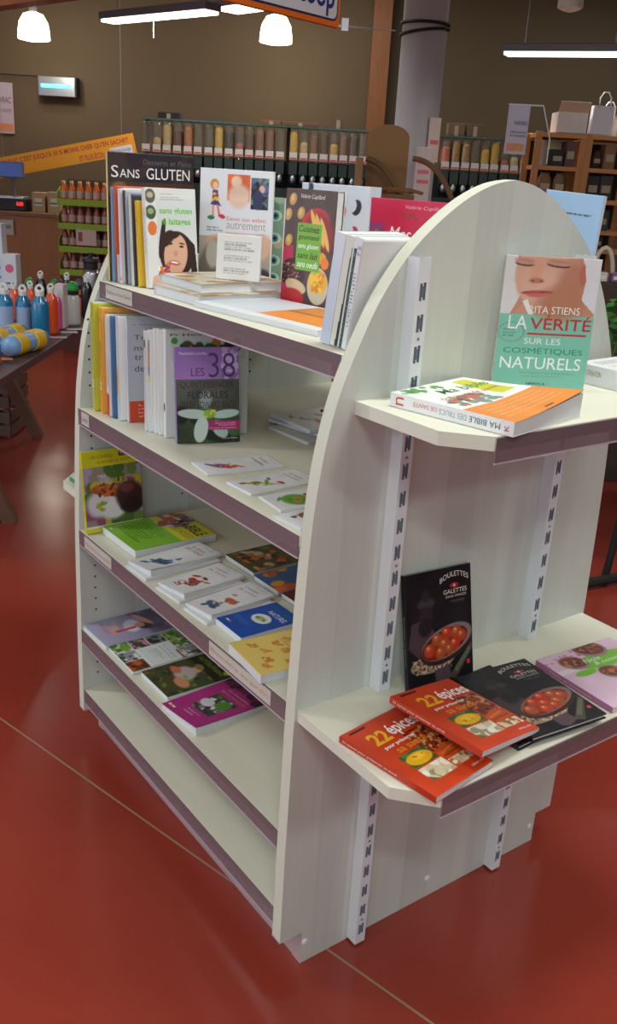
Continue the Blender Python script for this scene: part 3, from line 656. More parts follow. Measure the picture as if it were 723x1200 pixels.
def art_huiles(w, h):
    a = Art(w, h, (200, 200, 190), 800); a.photo((0, .2, 1, .92), [(150, 80, 120), (80, 110, 50), (200, 180, 60), (170, 160, 190), (110, 140, 60)], 60, .12, (150, 140, 120))
    a.rect(0, 0, 1, .2, (212, 208, 30)); a.ell(.7, .05, .07, .05, (110, 66, 48), 0, .15); a.blobs(12, (.6, .0, .8, .08), [(90, 50, 40), (200, 150, 120)], .03)
    a.ell(.3, .66, .28, .16, (222, 214, 226), 10, .4); a.ell(.5, .74, .2, .12, (232, 226, 236), -10, .4); a.blobs(14, (.2, .64, .36, .74), [(150, 170, 40), (200, 190, 60)], .03)
    a.poly([(.04, .46), (.35, .40), (.6, .5), (.56, .6), (.2, .53)], (170, 90, 50)); a.blobs(24, (.06, .42, .56, .56), [(206, 110, 50), (110, 50, 30)], .035); a.ell(.78, .6, .24, .18, (66, 30, 34), -10, .3); a.ell(.8, .72, .2, .1, (44, 24, 26), 0, .3); a.ell(.74, .5, .12, .06, (120, 60, 60), 0, .4)
    a.rect(0, .92, 1, 1, (232, 232, 224)); a.rect(0, .945, 1, 1, (214, 210, 20))
    a.text('LES CONSEILS', .14, .06, .52, .1, (110, 110, 30)); a.text('DANIÈLE FESTY', .26, .12, .9, .165, (190, 60, 40)); a.text('MES', .25, .3, .38, .34, (236, 230, 220)); a.text('HUILES', .3, .355, .75, .42, (214, 196, 40)); return a
def art_green_bible(w, h):
    a = Art(w, h, (128, 186, 50), 500); a.grad(0, .45, 1, 1, (120, 180, 44), (136, 192, 60)); a.rect(0, .0, 1, .42, (210, 206, 40)); a.blobs(30, (0, .05, .5, .4), [(150, 100, 120), (180, 90, 60), (110, 80, 130), (220, 200, 180)], .08)
    a.text('MA BIBLE', .3, .08, .95, .22, (60, 50, 30), bold=.02); a.text('DES HUILES', .45, .26, .97, .35, (150, 140, 30)); a.lines(.12, .5, .85, .88, 9, (70, 130, 20), .7); a.rect(.08, .93, .16, .95, (220, 220, 220)); return a
def art_booklet(w, h, kind):
    a = Art(w, h, (230, 231, 234), 700); a.noise(.02, 3)
    if kind == 'blue_red': a.ell(.5, .72, .16, .09, (80, 90, 160), 30, .3); a.ell(.62, .66, .14, .05, (200, 70, 50), -20, .3); a.ell(.4, .82, .2, .03, (90, 110, 180), -30, .3); a.ell(.6, .56, .08, .05, (190, 100, 60), 10, .3)
    if kind == 'green_run': a.ell(.4, .72, .1, .07, (110, 140, 50), 20, .3); a.ell(.5, .6, .22, .025, (100, 150, 60), 35, .3); a.ell(.65, .45, .1, .03, (170, 80, 40), -30, .3); a.ell(.3, .5, .1, .02, (150, 90, 50), 20, .3); a.ell(.3, .86, .06, .05, (190, 100, 60), 0, .3)
    if kind == 'green_blob': a.ell(.5, .66, .34, .17, (96, 160, 60), 15, .25); a.ell(.52, .66, .2, .05, (200, 130, 70), 25, .3); a.ell(.3, .48, .1, .03, (170, 80, 60), 0, .3)
    if kind == 'brown': a.ell(.4, .7, .2, .08, (150, 90, 60), 15, .3); a.ell(.6, .62, .1, .05, (110, 80, 60), 0, .3)
    if kind == 'cyclist': a.ell(.42, .62, .15, .055, (168, 74, 50), 25, .3); a.ell(.34, .76, .11, .055, (180, 60, 50), 0, .1); a.ell(.34, .76, .08, .04, (230, 231, 234), 0, .1); a.ell(.62, .7, .1, .07, (70, 50, 44), 0, .1); a.ell(.62, .7, .06, .045, (190, 110, 90), 0, .2); a.ell(.3, .5, .12, .03, (190, 70, 40), -30, .3); a.ell(.55, .47, .1, .03, (120, 60, 44), 20, .3)
    if kind == 'swimmer': a.ell(.62, .55, .22, .06, (206, 90, 60), 15, .3); a.ell(.45, .76, .22, .07, (50, 100, 140), 10, .3); a.ell(.6, .83, .12, .03, (60, 80, 120), 0, .3); a.ell(.4, .4, .08, .02, (200, 120, 60), -20, .3)
    if kind == 'horse': a.poly([(.3, .66), (.8, .62), (.86, .76), (.34, .82)], (70, 100, 170)); a.poly([(.4, .7), (.8, .68), (.8, .74), (.44, .78)], (60, 74, 60)); a.ell(.3, .86, .1, .03, (90, 130, 100), 0, .2)
    if kind == 'pink_leaves': a.ell(.6, .3, .15, .06, (70, 140, 110), 20, .2); a.ell(.7, .6, .16, .07, (200, 80, 140), 0, .2); a.ell(.4, .4, .14, .05, (220, 130, 120), -20, .3)
    pal = {'blue_red': [(80, 90, 170), (200, 70, 50), (230, 150, 110)], 'green_run': [(100, 150, 60), (170, 80, 40), (200, 190, 60)], 'green_blob': [(90, 160, 60), (60, 120, 50), (200, 130, 70)], 'brown': [(150, 90, 60), (90, 70, 60)], 'cyclist': [(180, 60, 40), (110, 60, 44), (220, 130, 80)], 'swimmer': [(206, 90, 60), (50, 100, 140), (230, 150, 90)], 'horse': [(70, 100, 170), (60, 90, 60)], 'pink_leaves': [(220, 110, 140), (110, 160, 120)]}[kind]
    for k in range(16): q = k/15; a.ell(.3+.42*q+random.uniform(-.08, .08), .86-.38*q+random.uniform(-.06, .06), random.uniform(.03, .08), random.uniform(.012, .025), random.choice(pal), random.uniform(-60, 60), .3)
    t = {'blue_red': ('Le plaisir', 'du mouvement'), 'green_run': ('La vitalité', 'au quotidien'), 'green_blob': ('Mieux', 'respirer'), 'brown': ('Le repos', 'du corps'), 'cyclist': ("L'équilibre", 'du corps'), 'swimmer': ("L'énergie", 'du corps'), 'horse': ('La nature', 'en nous'), 'pink_leaves': ('Douceur', 'des fleurs')}[kind]
    a.text(t[0], .2, .12, .7, .17, (70, 80, 120) if 'blue' in kind else (80, 120, 80) if 'green' in kind else (90, 80, 100)); a.text(t[1], .15, .2, .8, .26, (200, 90, 80)); a.text('Collection santé', .4, .05, .8, .065, (120, 120, 130)); return a
def art_maths(w, h):
    a = Art(w, h, (32, 82, 176), 500); a.ell(.5, .47, .24, .13, (226, 232, 226), 0, .05); a.blobs(14, (.36, .42, .64, .52), [(120, 150, 60), (60, 110, 60), (150, 170, 90)], .04)
    a.text('NATUREL', .3, .2, .9, .29, (226, 232, 240), shear=.2); a.text('ANTISTRESS', .12, .09, .9, .16, (40, 130, 120)); a.lines(.1, .66, .7, .76, 3, (110, 150, 220)); a.rect(.12, .86, .3, .885, (230, 220, 220)); a.rect(.24, .86, .3, .885, (200, 50, 70)); return a
def art_yellow(w, h):
    a = Art(w, h, (236, 210, 118), 500); a.rect(0, 0, 1, .16, (30, 110, 60)); a.rect(0, .16, 1, .2, (220, 200, 40)); a.rect(0, .2, 1, .26, (120, 30, 50))
    for (x, y) in [(.2, .8), (.4, .72), (.65, .78), (.3, .55), (.55, .52), (.8, .6), (.25, .38), (.6, .36), (.82, .4), (.8, .85)]: a.blobs(12, (x-.07, y-.04, x+.07, y+.04), [(222, 150, 70), (226, 168, 90), (210, 130, 60)], .03)
    a.text('Cuisine et santé', .2, .44, .75, .47, (200, 90, 60)); return a
def art_massage(w, h):
    a = Art(w, h, (160, 158, 186), 500); a.grad(0, 0, 1, 1, (120, 116, 150), (176, 172, 200)); a.blobs(14, (.0, 0, 1, .3), [(90, 80, 110), (110, 100, 130)], .15); a.ell(.5, .45, .26, .12, (214, 210, 222), 20, .3); a.ell(.6, .3, .13, .1, (66, 40, 40), 0, .2); a.ell(.54, .35, .1, .07, (206, 150, 130), 0, .2); a.ell(.45, .7, .3, .05, (200, 160, 150), 25, .4); a.ell(.35, .25, .3, .05, (206, 156, 136), -20, .3); a.rect(.55, .42, .62, .72, (206, 40, 50)); a.text('Massages', .1, .78, .6, .84, (220, 90, 70)); return a
def art_garden_grid(w, h):
    a = Art(w, h, (226, 232, 232), 500)
    cs = [[(70, 110, 50), (120, 160, 60), (200, 210, 190)], [(60, 80, 50), (150, 150, 160), (220, 230, 220)], [(110, 60, 30), (200, 90, 40), (60, 50, 30)], [(190, 120, 150), (80, 90, 70), (50, 60, 40)], [(60, 70, 60), (120, 130, 120), (30, 40, 30)], [(100, 150, 60), (60, 100, 40), (160, 180, 90)]]
    k = 0
    for (u0, v0, u1, v1) in [(0, .75, .32, 1), (.34, .75, .66, 1), (.68, .75, 1, 1), (0, .5, .32, .73), (0, .25, .32, .48), (0, 0, .32, .23), (.34, 0, .66, .23), (.68, 0, 1, .23), (.68, .25, 1, .36)]:
        a.photo((u0, v0, u1, v1), cs[k % 6], 26, .06, cs[k % 6][1]); k += 1
    a.rect(.36, .28, 1, .7, (214, 222, 222)); a.text('Les bons gestes', .42, .34, .92, .37, (90, 130, 90)); a.text('du jardin naturel', .42, .40, .92, .43, (90, 130, 90)); a.lines(.45, .47, .9, .6, 4, (140, 160, 150)); return a
def art_harvest(w, h):
    a = Art(w, h, (70, 76, 40), 500); a.photo((0, .0, 1, 1), [(60, 80, 36), (110, 120, 60), (86, 66, 40), (46, 56, 30)], 120, .07, (70, 76, 44)); a.rect(0, 0, 1, .34, (34, 40, 22)); a.blobs(30, (0, 0, 1, .3), [(44, 56, 26), (26, 30, 18)], .08)
    a.ell(.45, .4, .1, .07, (222, 160, 130), 0, .2); a.ell(.4, .34, .12, .05, (150, 130, 60), 0, .2); a.ell(.45, .56, .24, .14, (190, 170, 176), 20, .3); a.ell(.25, .62, .14, .06, (206, 110, 80), 0, .3); a.ell(.7, .7, .2, .08, (200, 140, 100), 0, .3); a.ell(.85, .12, .08, .05, (190, 200, 40), 0, .1)
    a.text('AUTOSUFFISANT', .08, .17, .9, .24, (150, 180, 50)); a.text('Le potager', .15, .08, .7, .14, (220, 220, 190)); a.rect(.5, .58, .62, .62, (90, 190, 70)); return a
def art_magenta(w, h):
    a = Art(w, h, (176, 48, 130), 500); a.photo((.28, .32, .80, .74), [(60, 70, 50), (130, 120, 150), (90, 120, 60), (220, 220, 220), (50, 50, 60)], 50, .06, (80, 80, 80)); a.ell(.4, .55, .14, .08, (210, 210, 214), 0, .2); a.ell(.65, .45, .14, .1, (80, 140, 50), 0, .3); a.blobs(20, (0, 0, 1, .1), [(110, 40, 80), (60, 30, 50)], .1)
    a.text('Les alternatives', .3, .17, .85, .2, (240, 200, 220)); a.text('BIOLOGIQUES', .24, .235, .9, .285, (230, 140, 60)); a.text('Ravageurs et', .36, .79, .7, .82, (240, 200, 220)); a.text('maladies', .36, .84, .62, .87, (240, 200, 220)); a.rect(.05, .9, .22, .93, (240, 230, 200)); a.rect(.1, .9, .15, .93, (240, 150, 50)); return a
def art_veg(w, h):
    a = Art(w, h, (88, 88, 44), 400); a.photo((0, .3, 1, .9), [(206, 110, 50), (170, 60, 36), (110, 120, 50), (200, 180, 140), (60, 50, 36)], 50, .09, (90, 80, 50)); a.text('Légumes', .2, .08, .8, .18, (230, 190, 70)); return a
def art_fruit(w, h):
    a = Art(w, h, (60, 100, 150), 400); a.blobs(12, (0, 0, 1, 1), [(230, 120, 40), (210, 90, 40), (230, 160, 60)], .16); return a
def art_plate(w, h):
    a = Art(w, h, (110, 34, 20), 400); a.ell(.5, .5, .45, .3, (150, 56, 26), 0, .1); a.blobs(30, (.2, .3, .8, .7), [(206, 120, 50), (80, 40, 26), (180, 80, 40)], .06); return a
def art_pink(w, h):
    a = Art(w, h, (222, 190, 212), 600); a.noise(.05, 4); a.blobs(12, (0, 0, .45, .2), [(210, 110, 160), (214, 130, 170)], .02); a.rect(0, .28, 1, .36, (230, 214, 226))
    a.ell(.62, .3, .36, .13, (120, 190, 60), 0, .05); a.ell(.25, .42, .13, .05, (120, 190, 60), 0, .08)
    for (x, y, r) in [(.28, .22, .13), (.62, .08, .16), (.5, .52, .12), (.78, .58, .12), (.66, .82, .16)]:
        a.ell(x, y, r*1.15, r*.9*w/h, (150, 130, 130), 20, .08); a.ell(x, y-.01, r, r*.7*w/h, (120, 60, 44), 20, .1); a.blobs(24, (x-r*.7, y-r*.4, x+r*.7, y+r*.3), [(196, 120, 80), (90, 40, 30), (150, 84, 60)], .022)
    a.text('Noix', .38, .22, .6, .29, (230, 240, 220), shear=.2); a.text('& noisettes', .45, .30, .9, .36, (230, 240, 220), shear=.2); return a
def art_mes(w, h):
    a = Art(w, h, (206, 34, 78), 500); a.text('Valérie Cupillard', .45, .045, .95, .085, (240, 170, 190), shear=.2); a.text('Mes', .26, .24, .55, .36, (250, 240, 236), shear=.25); a.text('goûters', .32, .4, .92, .52, (250, 240, 236), shear=.25)
    a.rect(0, .22, .2, .6, (150, 60, 120)); a.ell(.1, .42, .09, .05, (180, 160, 60), 0, .1); a.ell(.1, .37, .08, .04, (66, 26, 30), 0, .1); a.ell(.1, .31, .04, .03, (130, 150, 50), 0, .1); a.blobs(5, (.4, .12, .6, .16), [(150, 70, 30)], .02); return a
def art_beans(w, h):
    a = Art(w, h, (214, 218, 230), 500)
    for (x, y, c) in [(.82, .2, (50, 40, 60)), (.8, .45, (206, 40, 110)), (.8, .68, (230, 160, 40)), (.1, .05, (60, 60, 80)), (.6, .25, (220, 80, 60))]: a.ell(x, y, .07, .075, c, 15, .1); a.ell(x-.05, y-.01, .05, .06, (214, 218, 230), 15, .1)
    return a
def art_blue(w, h):
    a = Art(w, h, (150, 182, 216), 500); a.text('Et si la santé venait de nos repas ?', .12, .14, .84, .165, (30, 34, 60), bold=.03); a.text('Que manger ?', .12, .195, .5, .22, (30, 34, 60), bold=.03); a.lines(.1, .36, .95, .66, 8, (90, 110, 160), .5); a.lines(.1, .72, .95, .9, 6, (90, 110, 160), .5); return a
def art_eyes(w, h):
    a = Art(w, h, (130, 160, 140), 500); a.blobs(40, (0, 0, 1, 1), [(100, 140, 120), (170, 190, 160), (190, 170, 140)], .1)
    for y in (.2, .45, .7, .9): a.ell(.85, y, .12, .06, (200, 214, 200), 0, .1); a.ell(.86, y, .06, .045, (70, 130, 140), 0, .1); a.ell(.86, y, .025, .02, (20, 20, 20), 0, .1)
    return a
def art_text(w, h, base=(228, 226, 220), n=12): 
    a = Art(w, h, base, 500); a.lines(.18, .14, .9, .36, n//3, (130, 130, 126)); a.lines(.18, .44, .9, .60, n//4, (130, 130, 126)); a.lines(.18, .72, .9, .88, n//4, (130, 130, 126)); return a
def art_planks(w, h):
    a = Art(w, h, (228, 230, 234), 500); a.rect(.44, .05, 1, .85, (214, 132, 54)); a.noise(.15, 3, (.44, 0, 1, .85)); a.rect(.44, .42, 1, .46, (150, 84, 36)); a.rect(.0, 0, .44, .85, (206, 212, 222)); return a
def art_spread(w, h):
    a = Art(w, h, (200, 190, 170), 400); a.blobs(30, (0, 0, 1, 1), [(180, 150, 110), (210, 206, 200), (150, 120, 90)], .12); return a

# --- on the lower end shelf
z = E1+.0005
book('orange spice book on the lower end shelf, left and partly under its twin', (.0445, -.3215, z, 8, 0, 0, 0, .148, .209), .012, art_epices(.148, .209), (186, 52, 24), name='paperback', group='orange spice books on the lower end shelf', spine_text=[('22 épices pour préserver sa santé', .25, .04, .75, .62, (240, 220, 200))])
book('orange spice book on the lower end shelf, lying on top of its twin', (.1509, -.3087, z+.019, 6.3, 0, 0, 6.2, .163, .2031), .012, art_epices(.163, .2031), (186, 52, 24), name='paperback', group='orange spice books on the lower end shelf', curl=-.0035, spine_text=[('22 épices pour préserver sa santé', .25, .04, .75, .62, (240, 220, 200))])
book('black meatball cookbook standing upright against the end panel', (.2187, -.0625, z, -4.6, 77.7, 0, 0, .1555, .2235), .011, art_boulettes(.1555, .2235), (24, 24, 28), hard=True, name='cookbook', group='black meatball cookbooks', spine_text=[('Boulettes et galettes', .3, .35, .7, .78, (170, 165, 160))])
book('black meatball cookbook lying flat beside the orange books, topmost copy', (.2879, -.2989, z+.0105, -5.8, 0, 0, 0, .1758, .2150), .0105, art_boulettes(.1758, .2150), (24, 24, 28), hard=True, name='cookbook', group='black meatball cookbooks')
book('black meatball cookbook lying flat underneath the topmost copy', (.262, -.293, z, 2.0, 0, 0, 0, .166, .2150), .010, art_boulettes(.166, .2150), (24, 24, 28), hard=True, name='cookbook', group='black meatball cookbooks')
book('pink nut cookbook lying at the right end of the lower end shelf', (.502, -.303, z, -3.6, 0, 0, 0, .215, .194), .012, art_pink(.215, .194), (176, 110, 156), name='cookbook', spine_text=[('Noix et noisettes', .3, .2, .7, .75, (220, 190, 210))])
# --- on the upper end shelf
book('turquoise cosmetics book with a woman\'s face standing on the upper end shelf', (.378, -.0235, E2+.0005, -33, 88.4, 0, 0, .166, .229), .015, art_verite(.166, .229), (214, 214, 206), name='paperback', spine_text=[('LA VÉRITÉ SUR LES COSMÉTIQUES NATURELS', .25, .05, .75, .84, (150, 130, 124), {'rot': PI/2}), ('L', .3, .93, .7, .97, (190, 40, 50), {'rot': 0})])
book('thick white and orange health book lying on the upper end shelf', (.167, -.269, E2+.0005, 11.5, 0, 0, 0, .205, .226), .022, art_bible_sante(.205, .226), (232, 232, 232), name='paperback', lift=.022, spine_text=[('MA BIBLE', .3, .66, .7, .9, (70, 80, 100), {'rot': PI/2}), ('DES TRUCS', .3, .42, .7, .64, (150, 160, 170), {'rot': PI/2}), ('DE SANTÉ', .3, .2, .7, .40, (214, 130, 120), {'rot': PI/2}), ('K', .3, .93, .7, .965, (190, 40, 40), {'rot': 0}), ('n', .2, .05, .8, .12, (206, 80, 50), {'rot': 0})])
book('thick white book lying at the right end of the upper end shelf', (.592, -.150, E2+.0005, 3, 0, 0, 0, .14, .112), .036, art_text(.14, .112, (226, 226, 226)), (222, 224, 228), name='paperback', spine_text=[('NOUVEAU GUIDE', .45, .05, .75, .5, (120, 150, 90), {'rot': PI/2})])
# --- top shelf
z = S0+.0005
book('large dark dessert cookbook at the far left of the top shelf', (.0965, .955, z, -6, 89.3, 0, 0, .212, .2875), .010, art_sansgluten(.212, .2875), (214, 198, 130), name='cookbook', hard=True)
def plainA(w, h, c, title=None, tc=(90, 90, 90), box=(.15, .1, .85, .16)):
    a = Art(w, h, c, 200)
    if title: a.text(title, *box, tc)
    return a
book('thin light blue booklet standing in front of the large dark cookbook', (.099, .940, z, -4, 89, 0, 0, .12, .212), .006, plainA(.12, .212, (120, 160, 200)), (110, 160, 206), name='booklet', cat='booklet')
a = Art(.15, .215, (226, 224, 226), 400); a.rect(0, 0, .13, .7, (206, 88, 40)); a.rect(0, .0, 1, .02, (206, 90, 60)); a.grad(.3, .05, .9, .5, (200, 200, 214), (170, 160, 190)); a.text('ICI ET BIO', .35, .04, .6, .07, (180, 60, 90))
sa = Art(.011, .215, (206, 88, 40), 500); sa.grad(0, .6, 1, 1, (206, 88, 40), (110, 60, 90))
book('paperback with an orange spine at the left of the top shelf', (.102, .924, z, -4, 88, 0, 0, .15, .215), .011, a, (206, 88, 40), spine_art=sa, name='paperback')
a = Art(.13, .21, (226, 222, 228), 400); a.grad(.1, .3, 1, 1, (220, 210, 226), (160, 120, 170)); a.rect(.2, .03, .9, .1, (180, 50, 80)); a.text('ici se nourrir', .25, .05, .8, .075, (240, 220, 220))
book('white and lilac paperback fifth from the right end of the leaning row', (.1055, .904, z, -4, 87, 0, 0, .13, .21), .014, a, (226, 210, 214), name='paperback', spine_text=[('R', .2, .93, .8, .97, (210, 40, 60), {'rot': 0})])
book('grey book with a thin black edge in the leaning row', (.109, .882, z, -4, 86, 0, 0, .12, .207), .015, plainA(.12, .207, (170, 176, 190)), (44, 44, 48), name='paperback')
book('cream paperback left of the yellow-spined one', (.113, .857, z, -4, 85, 0, 0, .12, .200), .016, plainA(.12, .2, (60, 64, 70), 'Recettes', (200, 190, 190)), (206, 206, 196), name='paperback')
book('yellow-spined cookbook next to the smiling woman cover', (.118, .836, z, -4, 84, 0, 0, .12, .188), .012, plainA(.12, .188, (222, 222, 220)).rect(0, 0, .16, 1, (232, 186, 40)), (232, 186, 40), name='paperback', spine_text=[('Sans gluten', .25, .06, .75, .4, (190, 40, 40), {'rot': PI/2})])
book('white cookbook with a smiling dark-haired woman on its cover', (.126, .808, z, -5, 82.5, 0, 0, .122, .2165), .018, art_laitages(.122, .2165), (226, 226, 224), name='cookbook', spine_text=[('Sans gluten ni laitages', .3, .2, .7, .66, (110, 170, 80), {'rot': PI/2})])
book('white parenting book with a drawn child standing behind the stack', (.282, .862, z, -51, 88.5, 0, 0, .178, .2645), .012, art_elever(.178, .2645), (206, 198, 184), name='paperback')
book('green book with painted eyes behind the parenting book', (.372, .895, z, -52, 89, 0, 0, .15, .207), .012, art_eyes(.15, .207), (140, 160, 140), name='paperback')
gb = (150, 156, 50)
book('white hardback with a green band, upper of the stack of two', (.1315, .7668, S0+.0225, -91.3, 0, 0, 0, .1908, .2149), .0195, art_spread(.1908, .2149), (226, 226, 226), hard=True, name='hardback', group='stack of two hardbacks')
book('white hardback with a green band, lower of the stack of two', (.1018, .7362, S0+.0005, -88.5, 0, 0, 0, .1893, .2123), .0215, art_spread(.1893, .2123), (226, 226, 226), hard=True, name='hardback', group='stack of two hardbacks')
book('small cream book standing on the stack of two hardbacks', (.20, .64, S0+.0425, -53, 86, 0, 0, .1, .094), .008, art_text(.1, .094), (210, 206, 196), name='booklet', cat='booklet')
book('flat white book with orange planks on its cover', (.095, .545, S0+.0005, -84, 0, 0, 0, .375, .2), .011, art_planks(.375, .2), (222, 226, 232), name='cookbook')
book('brown fruit cookbook with a green label standing on the top shelf', (.3102, .5505, z, -83, 88.5, 0, 0, .1501, .2359), .024, art_cuisinez(.1501, .2359), (214, 70, 96), name='cookbook', hard=True)
book('white book with bean shapes behind the brown fruit cookbook', (.56, .841, z, -72, 90, 0, 0, .2, .2435), .05, art_beans(.2, .2435), (214, 218, 230), name='hardback', pages=flat((206, 210, 224)))
book('bright pink cookbook behind the rounded panel edge', (.47, .461, z, -71, 89.5, 0, 0, .186, .2265), .018, art_mes(.186, .2265), (196, 30, 70), name='cookbook')
sa = Art(.026, .183, (222, 228, 238), 400); sa.grad(0, 0, 1, 1, (226, 232, 240), (196, 208, 226))
book('tall white book leaning on the near panel, first from the left', (.105, .099, S0+.0005, 0, 98.5, 0, 0, .13, .183), .026, plainA(.13, .183, WH), (224, 228, 236), spine_art=sa, name='paperback')
sa = Art(.021, .181, (224, 222, 210), 600); sa.poly([(.85, .1), (1, .1), (1, 1), (.55, 1), (.75, .6)], (26, 44, 34))
book('cream book with a dark green stripe leaning on the near panel', (.105, .0765, S0+.0005, 0, 98.5, 0, 0, .12, .181), .021, plainA(.12, .181, WH), (224, 222, 212), spine_art=sa, name='paperback')
sa = Art(.0205, .18, (230, 232, 234), 700); sa.rect(.1, .1, .45, 1, (50, 84, 60)); sa.blobs(60, (.12, .1, .43, 1), [(110, 140, 110), (30, 56, 40), (150, 170, 150)], .05); sa.lines(.52, .3, .95, .8, 16, (110, 110, 120))
sa.text('Les remèdes', .52, .06, .97, .1, (130, 90, 150), rot=0); sa.text("d'Hildegarde", .52, .12, .97, .16, (130, 90, 150), rot=0)
book('white book with a leafy green band leaning on the near panel', (.105, .055, S0+.0005, 0, 98.5, 0, 0, .11, .18), .0205, plainA(.11, .18, WH), (224, 226, 228), spine_art=sa, name='paperback')
book('light blue book standing behind the top right of the near panel', (.70, .2, S0+.0005, -84, 90, -2.5, 0, .134, .258), .008, art_blue(.134, .258), (170, 190, 214), name='paperback')
# --- second shelf
z = S1+.0005
def sp(w, t, h, base, f=None):
    a = Art(t, h, base, 600)
    if f: f(a)
    return a
SEQ = None; SEQL = 0
def SEQL_set(v):
    global SEQL
    SEQL = v
def spine_book(label, x, y, yaw, tilt, w, h, t, cover, spine, f=None, texts=None, name='paperback', group=None):
    global SEQ
    if name != 'x' and group is None:
        ph = math.radians(-12); n_ = (math.sin(ph), -math.cos(ph)); lean = 89.5 if tilt == 0 else 87.5 if tilt > 1.5 else 88.5
        if SEQ is None or label.startswith(('green-yellow', 'white spine with vertical')): SEQ = n_[0]*x+n_[1]*y
        if tilt == 3 and lean != SEQL: SEQ += .008
        t *= .88 if y > .78 else .75; SEQL_set(lean); SEQ += t+.001; y_ = (x*n_[0]-SEQ)/(-n_[1]); yaw = -12
    return book(label, (x, y_, z, yaw, lean, 0, 0, w, h), t, cover, spine, spine_art=sp(w, t, h, spine, f), name=name, spine_text=texts, group=group)
# y given at the far face; the front cover faces the near end
spine_book('green-yellow encyclopaedia spine marked 2, far left on the second shelf', .036, .947, -8, 0, .17, .258, .030, plainA(.17, .258, (190, 196, 60)), (188, 190, 62), None, [('2', .2, .70, .8, .78, (240, 240, 220), {'rot': 0, 'bold': .03}), ('ENCYCLOPÉDIE DES PLANTES', .4, .32, .6, .62, (110, 120, 40), {'rot': PI/2}), ('V', .2, .1, .6, .14, (50, 110, 50), {'rot': 0})], 'encyclopaedia')
a = plainA(.19, .252, (232, 166, 66)); a.grad(.4, 0, 1, .3, (232, 166, 66), (196, 120, 60)); a.text('Tome', .04, .03, .2, .05, (150, 100, 40))
spine_book('orange encyclopaedia spine marked 3 on the second shelf', .043, .922, -9, 0, .19, .250, .030, a, (230, 160, 60), None, [('3', .2, .70, .8, .78, (246, 240, 224), {'rot': 0, 'bold': .03}), ('ENCYCLOPÉDIE', .25, .32, .45, .62, (120, 60, 30), {'rot': PI/2}), ('PRATIQUE', .6, .32, .8, .56, (120, 60, 30), {'rot': PI/2}), ('V', .2, .1, .6, .14, (50, 110, 50), {'rot': 0})], 'encyclopaedia')
spine_book('white spine with a red foot between orange and blue', .045, .879, -12, 3, .14, .238, .027, plainA(.14, .238, WH), (216, 216, 220), lambda a: a.rect(0, .78, 1, 1, (206, 40, 40)), [('Guide de poche des plantes', .3, .12, .5, .7, (120, 120, 130), {'rot': PI/2}), ('médicinales', .6, .45, .8, .7, (200, 80, 80), {'rot': PI/2})])
spine_book('slim dark blue spine on the second shelf', .048, .848, -14, 3, .14, .238, .016, plainA(.14, .238, (60, 110, 160)), (44, 96, 150), None, [('Les huiles essentielles', .25, .1, .75, .4, (140, 170, 200), {'rot': PI/2}), ('V', .2, .93, .8, .96, (220, 60, 60), {'rot': 0})])
spine_book('white spine with an orange oval beside the blue one', .052, .829, -16, 2, .14, .24, .028, plainA(.14, .24, WH), (212, 214, 214), lambda a: a.ell(.35, .62, .3, .16, (232, 160, 50), 6, .08))
spine_book('grey-blue paperback with a red panel on the second shelf', .064, .800, -20, 2, .16, .243, .019, art_trop(.16, .243), (212, 216, 220), None, [('Trop de médicaments trop peu de soins', .3, .12, .7, .7, (150, 150, 150), {'rot': PI/2})])
spine_book('white spine with vertical grey lettering, first of the white row', .068, .724, -12, 1, .14, .226, .017, plainA(.14, .226, WH), (220, 220, 222), lambda a: a.rect(0, .09, 1, .17, (120, 60, 40)), [('LA BIBLE DE L\'HOMÉOPATHIE', .3, .2, .7, .92, (150, 90, 90), {'rot': PI/2})])
spine_book('white spine with a colourful strip, second of the white row', .072, .726, -12, 1, .14, .23, .014, plainA(.14, .23, WH), (222, 222, 222), lambda a: (a.rect(0, .1, 1, .22, (90, 130, 110)), a.rect(0, .22, 1, .36, (190, 110, 60)), a.rect(0, .36, 1, .44, (70, 110, 170)), a.rect(0, .44, 1, .5, (210, 200, 60))))
spine_book('white spine with faint red lettering, third of the white row', .076, .710, -12, 1, .14, .235, .022, plainA(.14, .235, WH), (224, 226, 226), None, [('La santé par les plantes', .4, .15, .6, .5, (200, 110, 110), {'rot': PI/2})])
spine_book('plain white slim spine, fourth of the white row', .079, .687, -12, 1, .14, .235, .014, plainA(.14, .235, WH), (226, 228, 226))
spine_book('white book by a health author just behind the purple one', .083, .672, -14, 1, .19, .238, .030, art_joyeux(.19, .238), (222, 224, 222), lambda a: a.ell(.45, .72, .3, .04, (130, 60, 50), 0, .15))
book('purple flower-remedy book standing at the front of the second shelf', (.0805, .5849, z, -17.7, 79.4, 0, 0, .1394, .2064), .016, art_38(.1394, .2064), (150, 108, 180), name='paperback', spine_text=[('LES 38 QUINTESSENCES', .3, .15, .7, .7, (190, 160, 210), {'rot': PI/2}), ('M', .2, .92, .8, .96, (236, 230, 240), {'rot': 0})])
book('white booklet with a blue and red figure on the second shelf', (.0419, .4519, z, -97, 0, 0, 0, .083, .1705), .004, art_booklet(.083, .1705, 'blue_red'), WH, name='booklet', cat='booklet')
book('white booklet with a green running figure on the second shelf', (.0424, .315, z, -87.5, 0, 0, 0, .083, .165), .004, art_booklet(.083, .165, 'green_run'), WH, name='booklet', cat='booklet')
book('white booklet with a big green blotch on the second shelf', (.0536, .2164, z, -95, 0, 0, 0, .083, .168), .004, art_booklet(.083, .168, 'green_blob'), WH, name='booklet', cat='booklet')
book('white booklet mostly hidden by the near panel on the second shelf', (.0220, .1215, z, -87, 0, 0, 0, .078, .168), .004, art_booklet(.078, .168, 'brown'), WH, name='booklet', cat='booklet')
